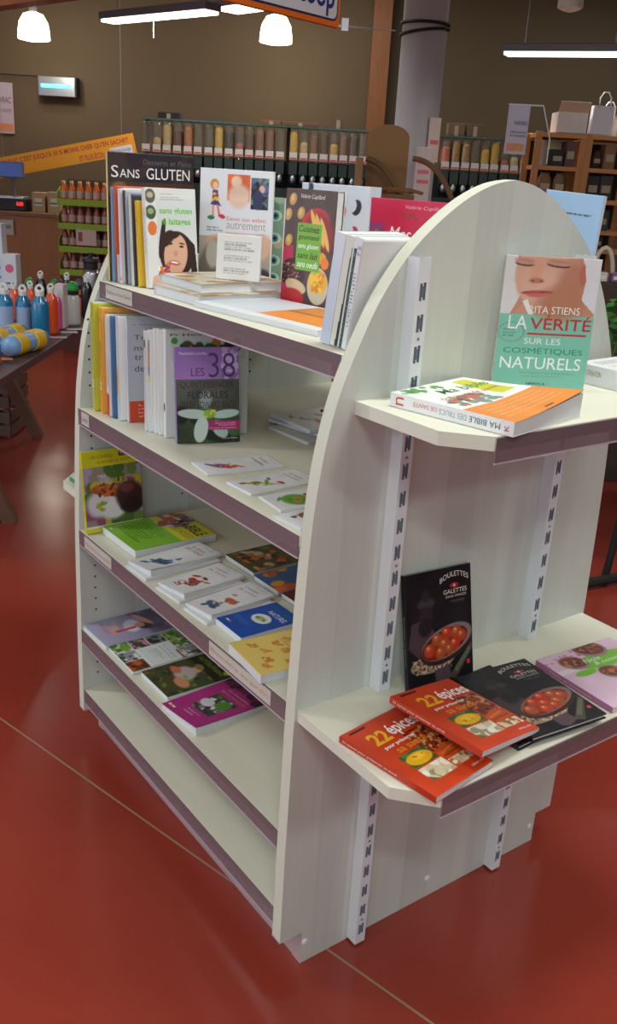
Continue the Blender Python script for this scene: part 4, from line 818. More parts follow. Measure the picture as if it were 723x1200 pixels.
book('topmost booklet with pink and green leaves at the back of the second shelf', (.375, .665, z+.0135, -92, 0, 0, 0, .17, .17), .009, art_booklet(.17, .17, 'pink_leaves'), (170, 172, 178), name='booklet', cat='booklet')
book('grey-edged booklet in the middle of the back pile', (.358, .650, z+.0065, -80, 0, 0, 0, .17, .17), .0065, plainA(.17, .17, (206, 208, 214)), (120, 118, 122), name='booklet', cat='booklet')
book('bottom booklet of the back pile on the second shelf', (.335, .615, z, -88, 0, 0, 0, .155, .17), .006, plainA(.155, .17, (214, 214, 212)), (196, 190, 176), name='booklet', cat='booklet')
# --- third shelf
z = S2+.0005
book('yellow essential-oil book standing at the left of the third shelf', (.0085, .924, z, 0, 83.3, 0, 0, .1567, .2111), .014, art_huiles(.1567, .2111), (206, 196, 40), name='paperback', spine_text=[('MES HUILES ESSENTIELLES', .3, .2, .7, .8, (150, 120, 40), {'rot': PI/2})])
book('lime green remedy book lying at the left of the third shelf', (.0452, .9155, z, -88.9, 0, 0, 0, .182, .2255), .02, art_green_bible(.182, .2255), (150, 170, 60), name='paperback')
for i, (nm, k, q, lab) in enumerate([('X3', 'horse', (.0172, .7057, -82.5, .0936, .2056), 'white booklet with a blue landscape patch'), ('X4', 'cyclist', (.0243, .5674, -80.3, .095, .1769), 'white booklet with a red cyclist'), ('X5', 'swimmer', (.0279, .4457, -81.5, .0881, .1803), 'white booklet with an orange and blue swimmer')]):
    x_, y_, yw, w_, h_ = q
    book(lab+' on the third shelf', (x_, y_, z+.0055, yw, 0, 0, 0, w_, h_), .006, art_booklet(w_, h_, k), WH, name='booklet', cat='booklet', lift=.006 if k != 'horse' else .012)
    book('plain white booklet under the one with '+['the blue landscape patch', 'the red cyclist', 'the orange and blue swimmer'][i], (x_-.008, y_-.006, z, yw-5, 0, 0, 0, w_, h_), .005, plainA(w_, h_, (222, 223, 224)), WH, name='booklet', cat='booklet')
book('blue book with a white oval on the third shelf', (.0448, .3477, z, -89.9, 0, 0, 0, .1, .1518), .015, art_maths(.1, .1518), (200, 206, 220), name='paperback')
book('yellow book with orange prints at the near end of the third shelf', (.0095, .2374, z, -95.2, 0, 0, 0, .136, .19), .018, art_yellow(.136, .19), (206, 206, 200), name='paperback')
book('olive vegetable cookbook at the back of the third shelf', (.2368, .6308, z, -89, 0, 0, 0, .125, .17), .012, art_veg(.125, .17), (90, 90, 50), name='cookbook')
book('blue book with orange fruit at the back of the third shelf', (.232, .495, z, -90, 0, 0, 0, .10, .16), .012, art_fruit(.10, .16), (60, 90, 130), name='cookbook')
book('brown-red cookbook at the back of the third shelf near the panel', (.235, .385, z, -88, 0, 0, 0, .12, .17), .012, art_plate(.12, .17), (90, 36, 26), name='cookbook')
# --- fourth shelf
z = S3+.0005
book('lilac massage book at the left end of the fourth shelf', (.0044, .9600, z, -88, 0, 0, 0, .134, .1972), .012, art_massage(.134, .1972), (214, 214, 222), name='paperback')
book('garden book with a grid of plant photos on the fourth shelf', (.0149, .8270, z, -90, 0, 0, 0, .1444, .1930), .009, art_garden_grid(.1444, .1930), (150, 170, 180), name='paperback')
book('dark green kitchen garden book on the fourth shelf', (.0301, .6688, z, -89.4, 0, 0, 0, .1348, .20), .012, art_harvest(.1348, .20), (222, 224, 224), name='paperback')
book('magenta gardening book on the fourth shelf', (.0084, .5182, z, -85.5, 0, 0, 0, .1402, .1972), .011, art_magenta(.1402, .1972), (214, 216, 220), name='paperback', lift=.012)
# on the far end's little shelf
book('green-edged booklet on the far end shelf behind the unit', (.06, 1.02, .6905, 4, 0, 0, 0, .15, .12), .012, plainA(.15, .12, (200, 214, 206)), (60, 140, 90), name='booklet', cat='booklet')
# ------------------------------------------------------------------ the shop behind (grid coordinates; distances estimated from the photograph)
def G(px, py, d):
    """where the line of sight through a photograph point meets the upright plane d metres into the hall -> (r, z)"""
    D = _f + CR*((px-361.5)/FPX) - CU*((py-600)/FPX); Pt = D*(d/D.dot(V)); return Pt.dot(U), CAM.z+Pt.z
def GE(name, r, d, z, label, cat, group=None): return empty(name, F(r, d, z), -YAW, label, cat, group)
def woodm(name, c, sc=(1, 1, 12), var=.25): return mat(name, c, .55, var=var, vscale=3, stretch=sc)
PINE = woodm('pine', (176, 118, 62), (12, 12, 1.5)); PINEH = woodm('pine_rails', (186, 128, 70), (1.5, 12, 12)); OAKC = woodm('counter_wood', (150, 92, 48), (10, 10, 1), .18)
KRAFT = mat('kraft_card', (150, 112, 72), .8, var=.1, vscale=20)
BLACK = mat('black_matt', (26, 26, 28), .6); STEEL = mat('brushed_steel', (170, 172, 176), .3, metal=.9); DGREEN = mat('dark_green_plastic', (26, 46, 40), .4)
def light_pt(r, d, z, p, c=(1, .88, .7), rad=.08):
    l = bpy.data.lights.new('lamp_light', 'POINT'); l.energy = p; l.color = c; l.shadow_soft_size = rad; o = bpy.data.objects.new('lamp_light', l); C.objects.link(o); o.location = F(r, d, z)
# beam under the ceiling, timber post, round column
def trimbox(name, pts, w_, h_, m, up=0):
    a, b = pts; t = (b-a).normalized(); s = t.cross(Vector((0, 0, 1))).normalized()*w_/2; hh = Vector((0, 0, h_))
    vs = [a+s, a-s, b-s, b+s]; vs = vs+[q+hh for q in vs]
    return mk(name, vs, [(0,3,2,1),(4,5,6,7),(0,1,5,4),(1,2,6,5),(2,3,7,6),(3,0,4,7)], m)
r0, z0 = G(0, 10, 9.2); r1, z1 = G(72, 0, 8.5); zb = (z0+z1)/2
d_ = Vector((r1-r0, -.7)).normalized()
o = trimbox('trim_2', (F(r0-3*d_.x, 9.2-3*d_.y, zb), F(r1+5*d_.x, 8.5+5*d_.y, zb)), .16, .3, woodm('beam_wood', (150, 86, 52), (3, 3, 3))); o['kind'] = 'structure'
r0, _ = G(431, 120, 13.2); r1, _ = G(452, 120, 13.2)
o = MB().box(r0, r1, 13.2, 13.42, 0, 4.2).build('trim_3', woodm('post_wood', (140, 88, 52), (8, 8, 1)), loc=F(0, 0, 0), rot=(0, 0, -YAW)); o['kind'] = 'structure'
mb = MB().lathe([(.008, 0), (.008, .01)], 8)
r0, _ = G(466, 100, 9); r1, _ = G(518, 100, 9); rc = (r0+r1)/2; rr = (r1-r0)/2
mb = MB().lathe([(rr, 0), (rr, 4.2)], 40); o = mb.build('trim_4', mat('grey_column', (164, 160, 164), .7, var=.04), loc=F(rc, 9, 0), smooth=False); smooth_by(o); o['kind'] = 'structure'
_, zs = G(490, 33, 9)
t = GE('strap', rc, 9, zs, 'black double strap wound round the grey column', 'strap')
for k, (dz_, tl) in enumerate(((.03, .0), (-.03, .05))):
    n = 40; pts = [((rr+.012)*math.cos(2*PI*i/n), (rr+.012)*math.sin(2*PI*i/n), dz_+tl*.6*math.cos(2*PI*i/n)) for i in range(n+1)]
    MB().tube(pts, .014, 6).build('band', BLACK, t)
# signs -------------------------------------------------------------
d1, d0 = 4.5, 3.9; ra, za = G(395, 28, d1); rb, zb = G(250, -3, d0)
A_, B_ = F(ra, d1, 0), F(rb, d0, 0); t = (A_-B_).normalized(); zz = (za+zb)/2-.01
M = Matrix(((t.x, 0, t.y, A_.x), (t.y, 0, -t.x, A_.y), (0, 1, 0, zz), (0, 0, 0, 1)))     # x along the board, y up, z towards the viewer
e = empty('hanging_sign', M=M, label='orange hanging shop sign with a white panel at the top edge', cat='sign')
MB().box(-2.0, 0, 0, .42, -.012, .012, bev=.003).build('board', mat('sign_orange', (236, 112, 30), .45), e)
def rrect(x0, x1, y0, y1, r, n=6):
    out = []
    for cx, cy, a0 in ((x1-r, y1-r, 0), (x0+r, y1-r, 90), (x0+r, y0+r, 180), (x1-r, y0+r, 270)):
        for k in range(n+1): a = math.radians(a0+90*k/n); out.append((cx+r*math.cos(a), cy+r*math.sin(a)))
    return out
wv = MB(); wv.prism(rrect(-1.0, -.018, .022, .31, .03), .012, .0135); o = wv.build('panel_outline', flat((30, 40, 90)), e)
wv = MB(); wv.prism(rrect(-.99, -.026, .03, .302, .025), .0135, .0145); o = wv.build('white_panel', flat((222, 220, 226)), e)
Lt = Lettering(); Lt.put('biocoop', -.44, .035, -.045, .165, (40, 50, 120), z=.0148, bold=.02); Lt.build(e)
for x in (-.35, -1.5): MB().tube([(x, .42, 0), (x, 1.4, 0)], .003, 6).build('hanging_cable', STEEL, e)
rr0 = F(*[(ra+.02), d1, 0][:2], zz+.03)
c0 = F(ra+.02, d1, zz+.01); r9, z9 = G(463, 36, 8.8)
e = GE('rod', ra+.02, d1, 0, 'thin white rod from the orange sign to the column strap', 'rod')
inv = e.matrix_world.inverted() if False else (Matrix.Translation(F(ra+.02, d1, 0)) @ Matrix.Rotation(-YAW, 4, 'Z')).inverted()
MB().tube([inv @ F(ra+.012, d1, zz+.01), inv @ F(r9, 8.8, z9)], .006, 6).build('shaft', METAL, e); MB().box(.0, .03, -.02, .02, zz-.01, zz+.04).build('end_clip', METAL, e)
# long yellow banner
dB = 8.6; (ra, za), (rb, zb) = G(-6, 198, dB), G(158, 167.5, dB); ln = math.hypot(rb-ra, zb-za); an = math.atan2(zb-za, rb-ra)
Mb = Matrix.Translation(F(ra, dB, za)) @ Matrix.Rotation(-YAW, 4, 'Z') @ Matrix.Rotation(PI/2, 4, 'X') @ Matrix.Rotation(an, 4, 'Z')
e = empty('banner', M=Mb, label='long slanting yellow banner with red capitals above the counter', cat='banner')
MB().box(0, ln, -.083, .083, -.003, .003).build('strip', mat('banner_yellow', (226, 150, 20), .6), e)
Lt = Lettering(); Lt.put("LE VRAC C'EST JUSQU'À 30 % MOINS CHER QU'EN SACHET", .06, .004, ln-.05, .066, (176, 52, 24), z=.0035, bold=.02); Lt.put('ET PLUS ÉCOLO', ln*.60, -.07, ln*.8, -.012, (176, 52, 24), z=.0035, bold=.02); Lt.build(e)
MB().box(ln*.82, ln-.03, -.075, -.005, .0035, .0045).build('logo_tag', flat((214, 214, 220)), e)
Lt = Lettering(); Lt.put('biocoop', ln*.83, -.06, ln-.045, -.02, (50, 70, 120), z=.0048); Lt.build(e, 'logo_lettering')
for x in (.1, ln-.1): MB().tube([(x, .083, 0), (x+math.sin(an)*1.5, .083+1.5*math.cos(an), 0)], .002, 5).build('hanging_thread', STEEL, e)
# wall poster on the left, insect lamp
r0, z0 = G(-14, 155, 13.45); r1, z1 = G(14, 97, 13.45)
e = GE('poster', (r0+r1)/2, 13.46, z0, 'pale lilac poster with an orange foot on the far wall, at the left edge', 'poster')
w2 = (r1-r0)/2; h2 = z1-z0
MB().box(-w2, w2, -.004, .004, 0, h2).build('sheet', flat((196, 176, 196)), e); MB().box(-w2+.01, w2-.01, -.005, -.004, .02, h2*.2).build('picture_band', flat((214, 140, 100)), e)
Lt = Lettering(); Lt.put('VRAC', .0, h2*.6, w2*.85, h2*.72, (60, 50, 70)); Lt.put('À VOLONTÉ', .0, h2*.42, w2*.85, h2*.5, (60, 50, 70)); Lt.build(e, M=Matrix.Translation((0, -.0055, 0)) @ Matrix.Rotation(PI/2, 4, 'X'))
r0, z0 = G(45, 112, 13.3); r1, z1 = G(88, 91, 13.3)
e = GE('insect_lamp', (r0+r1)/2, 13.38, z0, 'steel insect lamp glowing blue on the far wall', 'lamp')
w2 = (r1-r0)/2; h2 = z1-z0
MB().box(-w2, w2, -.09, .09, 0, h2, bev=.01).build('housing', STEEL, e); MB().box(w2*.98, w2*1.06, -.09, .09, 0, h2).build('end_cap', BLACK, e)
MB().tube([(-w2*.8, -.1, h2*.52), (w2*.75, -.1, h2*.52)], .022, 8).build('blue_tube', mat('blue_tube_glow', (90, 210, 250), .4, emit=3.5), e)
MB().tube([(-w2, 0, h2*.98), (-w2-2.2, .03, h2*1.02)], .008, 6).build('cable', BLACK, e)
# pendant lamps
GLOW = mat('lamp_glow', (255, 244, 220), .4, emit=9)
def pendant(px, py, d, wpx, lab, lit=True):
    r, z = G(px, py, d); s = wpx/FPX*d/2
    e = GE('pendant_lamp', r, d, z, lab, 'lamp', 'pendant lamps')
    prof = [(s*.25, s*1.55), (s*.62, s*1.42), (s*.9, s*.95), (s*.99, s*.4), (s, 0), (s*.96, -.005), (s*.5, -.02), (.001, -.03)]
    o = MB().lathe(prof, 28, cap=False).build('glass_dome', GLOW if lit else mat('opal_glass', (200, 196, 180), .4), e, smooth=True)
    MB().lathe([(s*.26, s*1.5), (s*.28, s*2.6), (s*.1, s*2.8)], 16).build('socket', mat('grey_fitting', (92, 84, 88), .5), e, smooth=False)
    MB().tube([(0, 0, s*2.7), (0, 0, 4.2-z)], .006, 6).build('cord', BLACK, e)
    if lit: light_pt(r, d, z-.12, 22)
pendant(40, 46, 12.3, 33, 'glowing white pendant lamp at the upper left above the banner'); pendant(323, 50, 12.3, 34, 'glowing white pendant lamp just under the orange sign'); pendant(668, 9, 7, 26, 'unlit pale pendant lamp at the top right', False)
# fluorescent luminaires
TUBE = mat('tube_glow', (255, 250, 240), .4, emit=6)
def luminaire(pa, pb, lab, w_=.16, en=16, thick=.055):
    (x0, y0, d0), (x1, y1, d1) = pa, pb; ra, za = G(x0, y0, d0); rb, zb = G(x1, y1, d1); z = (za+zb)/2
    a, b = F(ra, d0, z), F(rb, d1, z); t = (b-a); L_ = t.length; ang = math.atan2(t.y, t.x)
    e = empty('ceiling_luminaire', a, ang, lab, 'light', 'hanging strip lights')
    MB().box(0, L_, -w_/2, w_/2, .02, thick+.02, bev=.008).build('housing', mat('grey_fitting', (92, 84, 88), .5), e)
    MB().box(.02, L_-.02, -w_*.42, w_*.42, 0, .022).build('diffuser', TUBE, e)
    for x in (.15, L_-.15): MB().tube([(x, 0, .07), (x, 0, 4.2-z)], .003, 5).build('hanging_wire', STEEL, e)
    l = bpy.data.lights.new('strip_light', 'AREA'); l.shape = 'RECTANGLE'; l.size = L_; l.size_y = w_; l.energy = en; l.color = (1, .97, .9)
    o = bpy.data.objects.new('strip_light', l); C.objects.link(o); o.location = (a+b)/2-Vector((0, 0, .02)); o.rotation_euler = (0, 0, ang)
    return e
e = luminaire((125, 28, 8.3), (250, 15, 7.45), 'long strip light hanging at the upper left with a pull cord'); MB().tube([(.6, 0, 0), (.6, 0, -.13)], .004, 5).build('pull_cord', METAL, e)
luminaire((590, 65, 7.6), (745, 66, 7.2), 'long strip light hanging at the upper right')
luminaire((264, 13, 9.2), (297, 12, 8.9), 'short strip light partly behind the orange sign', .3)
# sign over the flour shelf
dS = 6.8; r0, z0 = G(590, 180, dS); r1, z1 = G(622, 124, dS); w_ = r1-r0; h_ = z1-z0
e = GE('flour_sign', r0, dS, z0, 'white sign for flours hanging from a rod over the pine shelves', 'sign')
MB().box(0, w_, -.003, .003, 0, h_).build('sheet', flat((196, 190, 206)), e); MB().box(.015, w_-.015, -.0045, -.003, .02, h_*.22).build('bread_picture', mat('bread_print', (214, 150, 100), .6, var=.3, vscale=20), e)
Lt = Lettering(); Lt.put('FARINES', w_*.32, h_*.60, w_*.95, h_*.68, (50, 44, 60)); Lt.put('PRÉPARATIONS', w_*.2, h_*.43, w_*.95, h_*.485, (50, 44, 60)); Lt.put('BOULANGÈRES', w_*.2, h_*.36, w_*.95, h_*.415, (50, 44, 60))
Lt.build(e, M=Matrix.Translation((0, -.005, 0)) @ Matrix.Rotation(PI/2, 4, 'X'))
MB().tube([(0, .01, h_+.003), (w_+.09, .01, h_+.005)], .006, 6).build('rod', METAL, e); MB().tube([(w_+.09, .01, h_), (w_+.16, .01, z1-z0-.2), (w_+.16, .01, -.05)], .004, 6).build('rod_arm', METAL, e)

# ---- bulk dispensers -----------------------------------------------
HOP = mat('clear_hopper', (138, 134, 120), .12, alpha=.3, spec=.8); LABM = flat((206, 200, 196)); REDL = flat((196, 60, 50)); 
dD = 10.3
cols = {'empty': None, 'beige': (190, 160, 108), 'redbrown': (96, 46, 34), 'orange': (170, 104, 50), 'yellow': (206, 160, 60), 'black': (50, 44, 44), 'pink': (170, 84, 84), 'brown': (126, 84, 54), 'dkbrown': (86, 58, 44), 'cream': (206, 184, 140), 'salmon': (210, 104, 80), 'mustard': (160, 116, 50)}
words = {'beige': 'full of pale beige grain', 'redbrown': 'full of dark red-brown beans', 'orange': 'full of orange-brown mix', 'yellow': 'full of yellow grain', 'black': 'full of black and white beans', 'pink': 'with a little pinkish lentil mix', 'brown': 'full of brown grain', 'dkbrown': 'full of dark brown grain', 'cream': 'full of cream flakes', 'salmon': 'full of salmon-coloured lentils', 'mustard': 'full of mustard-coloured pasta', 'empty': 'standing empty'}
rowL = [('empty', 0), ('beige', .4), ('beige', .95), ('redbrown', .7), ('orange', .9), ('empty', 0), ('black', .2), ('yellow', .95), ('black', .8), ('pink', .35), ('dkbrown', .8), ('brown', .95), ('brown', .95), ('empty', 0), ('yellow', .95), ('beige', .55), ('brown', .9), ('dkbrown', .9), ('yellow', .55), ('brown', .9), ('dkbrown', .9), ('empty', 0)]
pxL = [173.5, 186, 197.5, 209.6, 222, 233.6, 246, 257.6, 269.6, 281.7, 293.3, 305.3, 317, 329.3, 344.8, 356.8, 368.4, 380, 391.7, 403, 414.6, 425.5]
rowR = [('salmon', .75), ('mustard', .95), ('mustard', .9), ('empty', 0), ('yellow', .7), ('yellow', .98), ('pink', .3), ('cream', .45), ('beige', .4)]
pxR = [522.2, 534, 545.6, 557, 568.5, 579.6, 592, 603, 614.5]
ordn = ['first', 'second', 'third', 'fourth', 'fifth', 'sixth', 'seventh', 'eighth', 'ninth', 'tenth', 'eleventh', 'twelfth', 'thirteenth', 'fourteenth', 'fifteenth', 'sixteenth', 'seventeenth', 'eighteenth', 'nineteenth', 'twentieth', 'twenty-first', 'twenty-second']
wD = .094; _, zt = G(300, 148, dD); zt2 = zt
zlab = G(300, 181, dD)[1]; zknob = G(300, 207, dD)[1]; zbase = G(300, 190, dD)[1]
proto = {}
def dispenser(px, kind, fill, lab, side):
    r, _ = G(px, 170, dD); e = GE('bulk_dispenser', r, dD, zbase, lab, 'dispenser', 'bulk dispensers along the back wall')
    H_ = zt-zbase
    def part(nm, build):
        if nm in proto: o = proto[nm].copy(); C.objects.link(o); o.parent = e; return o
        o = build(); proto[nm] = o; return o
    part('hopper', lambda: MB().box(-wD/2+.001, wD/2-.001, -.1205, .12, .02, H_, bev=.032).build('hopper', HOP, e))
    part('label', lambda: MB().box(-wD*.42, wD*.42, -.127, -.122, .045, .115).build('label', LABM, e)); part('label_stripe', lambda: MB().box(-wD*.36, wD*.36, -.1285, -.127, .05, .064).build('label_stripe', REDL, e))
    part('tap_body', lambda: MB().prism([(-.12, .02), (.12, .02), (.12, -.22), (-.02, -.22), (-.12, -.1)], -wD*.46, wD*.46, 0, 'x').build('tap_body', DGREEN, e))
    part('tap_knob', lambda: MB().lathe([(.0, -.045), (.022, -.04), (.03, -.02), (.03, .01), (.018, .035), (.0, .04)], 12, cy=-.12, cap=False).build('tap_knob', STEEL, e, smooth=True, loc=(0, 0, zknob-zbase)))
    if cols[kind]:
        nm = 'fill_%s_%d' % (kind, int(fill*100)); c = cols[kind]
        part(nm, lambda: MB().box(-wD/2+.006, wD/2-.006, -.118, .11, .09, .09+(H_-.11)*fill, bev=.03).build('contents', mat('grain_'+kind, tuple(min(240, int(x*1.18)) for x in c), .8, var=.5 if kind in ('black', 'orange', 'mustard') else .25, vscale=40), e))
for i, (k, f_) in enumerate(rowL): dispenser(pxL[i], k, f_, 'bulk dispenser %s, %s from the left in the wall row' % (words[k], ordn[i]), 'L')
for i, (k, f_) in enumerate(rowR): dispenser(pxR[i], k, f_, 'bulk dispenser %s, %s to the right of the grey column' % (words[k], ordn[i]), 'R')
rA = G(168, 150, dD)[0]; rB = G(640, 150, dD)[0]
e = GE('dispenser_rack', (rA+rB)/2, dD, 0, 'long black rack carrying the bulk dispensers along the back wall', 'rack')
hw = (rB-rA)/2
MB().box(-hw, hw, .16, .22, 0, zbase+.03).build('back_panel', mat('rack_black', (34, 36, 34), .6), e); MB().box(-hw, hw, -.13, .22, zt+.004, zt+.02).build('glass_top', mat('teal_glass', (60, 110, 104), .15, alpha=.7), e)
MB().box(-hw, hw, -.25, .16, 0, zbase-.36).build('lower_cabinet', mat('rack_black', (34, 36, 34), .6), e)
MB().box(-hw, hw, -.02, .16, zbase-.36, zbase-.24).build('cross_rail', DGREEN, e)
for x in (-hw+.02, G(338, 150, dD)[0]-(rA+rB)/2, hw-.02): MB().box(x-.02, x+.02, .125, .16, zbase-.36, zt+.004).build('upright', BLACK, e)
for j, (px, w_, h_, c, nm) in enumerate([(199, .22, .06, (40, 40, 40), 'flat black box'), (318, .2, .045, (130, 84, 56), 'flat brown packet'), (352, .36, .04, (120, 80, 54), 'long brown packet'), (396, .1, .1, (110, 84, 66), 'small crumpled brown bag'), (534, .17, .12, (120, 92, 66), 'kraft box right of the column'), (556, .17, .12, (110, 86, 66), 'darker kraft box beside the first')]):
    r, _ = G(px, 150, dD); e = GE('box', r, dD, zt+.0205, nm+' on top of the dispenser rack', 'box'); MB().box(-w_/2, w_/2, -.08, .1, 0, h_, bev=.008).build('carton', mat('box_%d' % j, c, .8, var=.1), e); MB().box(-.02, .02, -.083, -.0802, 0, h_*.8).build('tape', flat((170, 150, 120)), e)
# leaflets by the column
r, z = G(494, 215, 8.5); z1 = G(494, 172, 8.5)[1]
e = GE('paper_bag_pack', r, 8.55, 0, 'tall white packet stand with pink print beside the column', 'stand'); MB().box(-.06, .07, -.05, .05, 0, z1, bev=.006).build('carton', flat((176, 160, 160)), e)
for k in range(3): MB().box(-.045, .055, -.0525, -.0503, z+.08*k, z+.03+.08*k).build('print_band', flat((190, 90, 96)), e)
r, z = G(507, 190, 8.7); z1 = G(507, 137, 8.7)[1]
e = GE('leaflet', r, 8.79, z, 'narrow cream leaflet hanging on the grey column', 'leaflet'); MB().box(-.05, .05, -.004, .004, 0, z1-z).build('sheet', flat((190, 172, 160)), e); MB().box(-.03, .04, -.006, -.004, (z1-z)*.4, (z1-z)*.5).build('print_band', flat((180, 90, 90)), e)
# kraft display stand with two bent handles
dK = 6.0; r0, _ = G(429, 200, dK); r1, z1 = G(482, 146, dK); rc = (r0+r1)/2; hw = (r1-r0)/2
e = GE('kraft_display', rc, dK, 0, 'brown kraft display stand with a rounded back and bent handles', 'display')
pts = [(-hw, 0), (hw, 0), (hw, z1-.08)]+[(hw*math.cos(a), z1-.08+.075*math.sin(a)) for a in [PI*k/14 for k in range(1, 14)]]+[(-hw, z1-.08)]
MB().prism(pts, .02, .035, 0, 'y').build('back_board', KRAFT, e)
zt_ = G(450, 226, dK)[1]; xl = G(414, 230, dK)[0]-rc
MB().box(xl, hw*1.25, -.28, .02, 0, zt_).build('bin_body', mat('kraft_dark', (120, 88, 56), .85, var=.12, vscale=16), e)
zc = G(425, 185, dK)[1]
MB().box(xl, xl+.04, -.2, .02, zt_, zc, bev=.004).build('side_flap', KRAFT, e)
for (p0, p1, p2) in (((428, 186), (452, 190), (468, 232)), ((482, 186), (512, 188), (528, 236))):
    q = [G(*p, dK) for p in (p0, p1, p2)]; P3 = []
    for k in range(15):
        s = k/14; x = (1-s)**2*q[0][0]+2*s*(1-s)*q[1][0]+s*s*q[2][0]; zz = (1-s)**2*q[0][1]+2*s*(1-s)*q[1][1]+s*s*q[2][1]; P3.append((x-rc, -.1, zz))
    MB().tube(P3, .016, 8).build('handle', mat('kraft_dark', (120, 88, 56), .85), e, smooth=True)
for k in range(9):
    x = random.uniform(xl+.08, hw*1.1); a = random.uniform(-.5, .5)
    MB().tube([(x-.07, -.15+a*.1, zt_+.012), (x, -.15, zt_+.03), (x+.08, -.15-a*.1, zt_+.012)], .01, 6).build('crumpled_paper', mat('kraft_mid', (134, 92, 54), .85), e)
# wooden box behind the unit seen through the shelf
r0, _ = G(340, 480, 5.4); r1, z1 = G(420, 436, 5.4)
e = GE('wooden_bin', (r0+r1)/2, 5.45, 0, 'brown wooden bin on the floor behind the book unit', 'bin'); hw = (r1-r0)/2
for k in range(5): MB().box(-hw, hw, -.02, 0, .02+k*(z1/5), (k+1)*(z1/5)-.005, bev=.003).build('slat', woodm('bin_wood', (160, 96, 50), (1.5, 10, 10)), e)
for s in (-1, 1): MB().box(s*hw-.02, s*hw+.02, 0, .16, 0, z1).build('side_panel', woodm('bin_wood', (160, 96, 50), (1.5, 10, 10)), e)
# ---- pine shelves on the right ---------------------------------------
dP = 7.0
def rp(px): return G(px, 170, dP)[0]
zT = G(660, 155, dP)[1]; x0, xm, xe = rp(627), rp(687), rp(750); zsh = [G(660, y, dP)[1] for y in (156, 195, 232, 268, 290)]
e = GE('pine_shelving', x0, dP, 0, 'pine shelving with dark goods behind the right of the book unit', 'shelving')
for x in (x0, xm-.045, xm, xe): 
    for dd in (0, .38): MB().box(x-x0, x-x0+.045, dd, dd+.03, 0, zT, bev=.002).build('post', PINE, e)
for a, b in ((x0, xm), (xm, xe)):
    for k, z in enumerate(zsh+[.9, .55, .2]): MB().box(a-x0+.03, b-x0-.002, -.004 if k == 0 else .005, .4, z-.03, z, bev=.002).build('shelf_board', PINEH, e)
for a, b in ((x0, xm), (xm, xe)): MB().box(a-x0+.04, b-x0, .395, .41, .1, zT-.05).build('back_panel', mat('dark_back', (44, 36, 30), .8), e)
def goods(px, k, w_, h_, c, lab, kind='box', name='packet', dd=.1):
    r = rp(px); e = GE(name, r, dP+dd, zsh[k]+.0005, lab, {'box': 'box', 'bag': 'bag', 'jar': 'jar'}[kind])
    m = mat('goods_%d_%d_%d' % c, c, .7, var=.15, vscale=15)
    if kind == 'box': MB().box(-w_/2, w_/2, -.06, .08, 0, h_, bev=.004).build('carton', m, e); MB().box(-w_*.35, w_*.35, -.0625, -.0605, h_*.3, h_*.6).build('label', flat((150, 140, 120)), e)
    elif kind == 'bag': MB().lathe([(w_*.48, 0), (w_*.5, h_*.3), (w_*.44, h_*.75), (w_*.3, h_*.9), (w_*.32, h_)], 12, sy=.6).build('sack_body', m, e, smooth=True); MB().box(-w_*.3, w_*.3, -w_*.33, -w_*.3, h_*.3, h_*.55).build('label', flat((170, 150, 120)), e)
    else: MB().lathe([(w_*.5, 0), (w_*.5, h_*.8), (w_*.35, h_*.9), (w_*.35, h_)], 14).build('body', m, e, smooth=False); MB().lathe([(w_*.38, h_), (w_*.38, h_*1.08)], 14).build('lid', BLACK, e)
i = 0
goods(640, 1, .055, .17, (176, 166, 150), 'pale jar of white grain, first on the top pine board', 'jar', 'jar')
goods(657, 1, .09, .11, (36, 32, 34), 'black carton on the top pine board', 'box', 'carton_box')
goods(656, 1, .12, .18, (196, 176, 130), 'cream packet behind the black carton', 'box', 'packet', .25)
goods(672, 1, .07, .17, (96, 66, 66), 'dark reddish packet on the top pine board', 'box')
goods(706, 1, .07, .12, (60, 46, 38), 'dark sack at the left of the right-hand top board', 'bag', 'sack')
goods(719, 1, .08, .16, (130, 92, 60), 'brown packet beside the dark sack', 'box')
goods(647, 2, .11, .165, (134, 104, 76), 'brown flour sack, left one on the second board', 'bag', 'sack'); goods(665, 2, .1, .165, (120, 92, 70), 'brown flour sack, right one on the second board', 'bag', 'sack')
goods(704, 2, .09, .16, (40, 36, 38), 'black carton on the second right-hand board', 'box', 'carton_box'); goods(720, 2, .09, .165, (60, 50, 44), 'dark brown carton on the second right-hand board', 'box', 'carton_box')
goods(706, 3, .07, .15, (50, 40, 36), 'dark sack on the third right-hand board', 'bag', 'sack'); goods(721, 3, .1, .14, (46, 66, 62), 'dark teal carton on the third right-hand board', 'box', 'carton_box')
goods(705, 4, .07, .08, (70, 54, 40), 'low brown carton on the fourth right-hand board', 'box', 'carton_box'); goods(720, 4, .08, .09, (40, 34, 34), 'low black carton on the fourth right-hand board', 'box', 'carton_box')
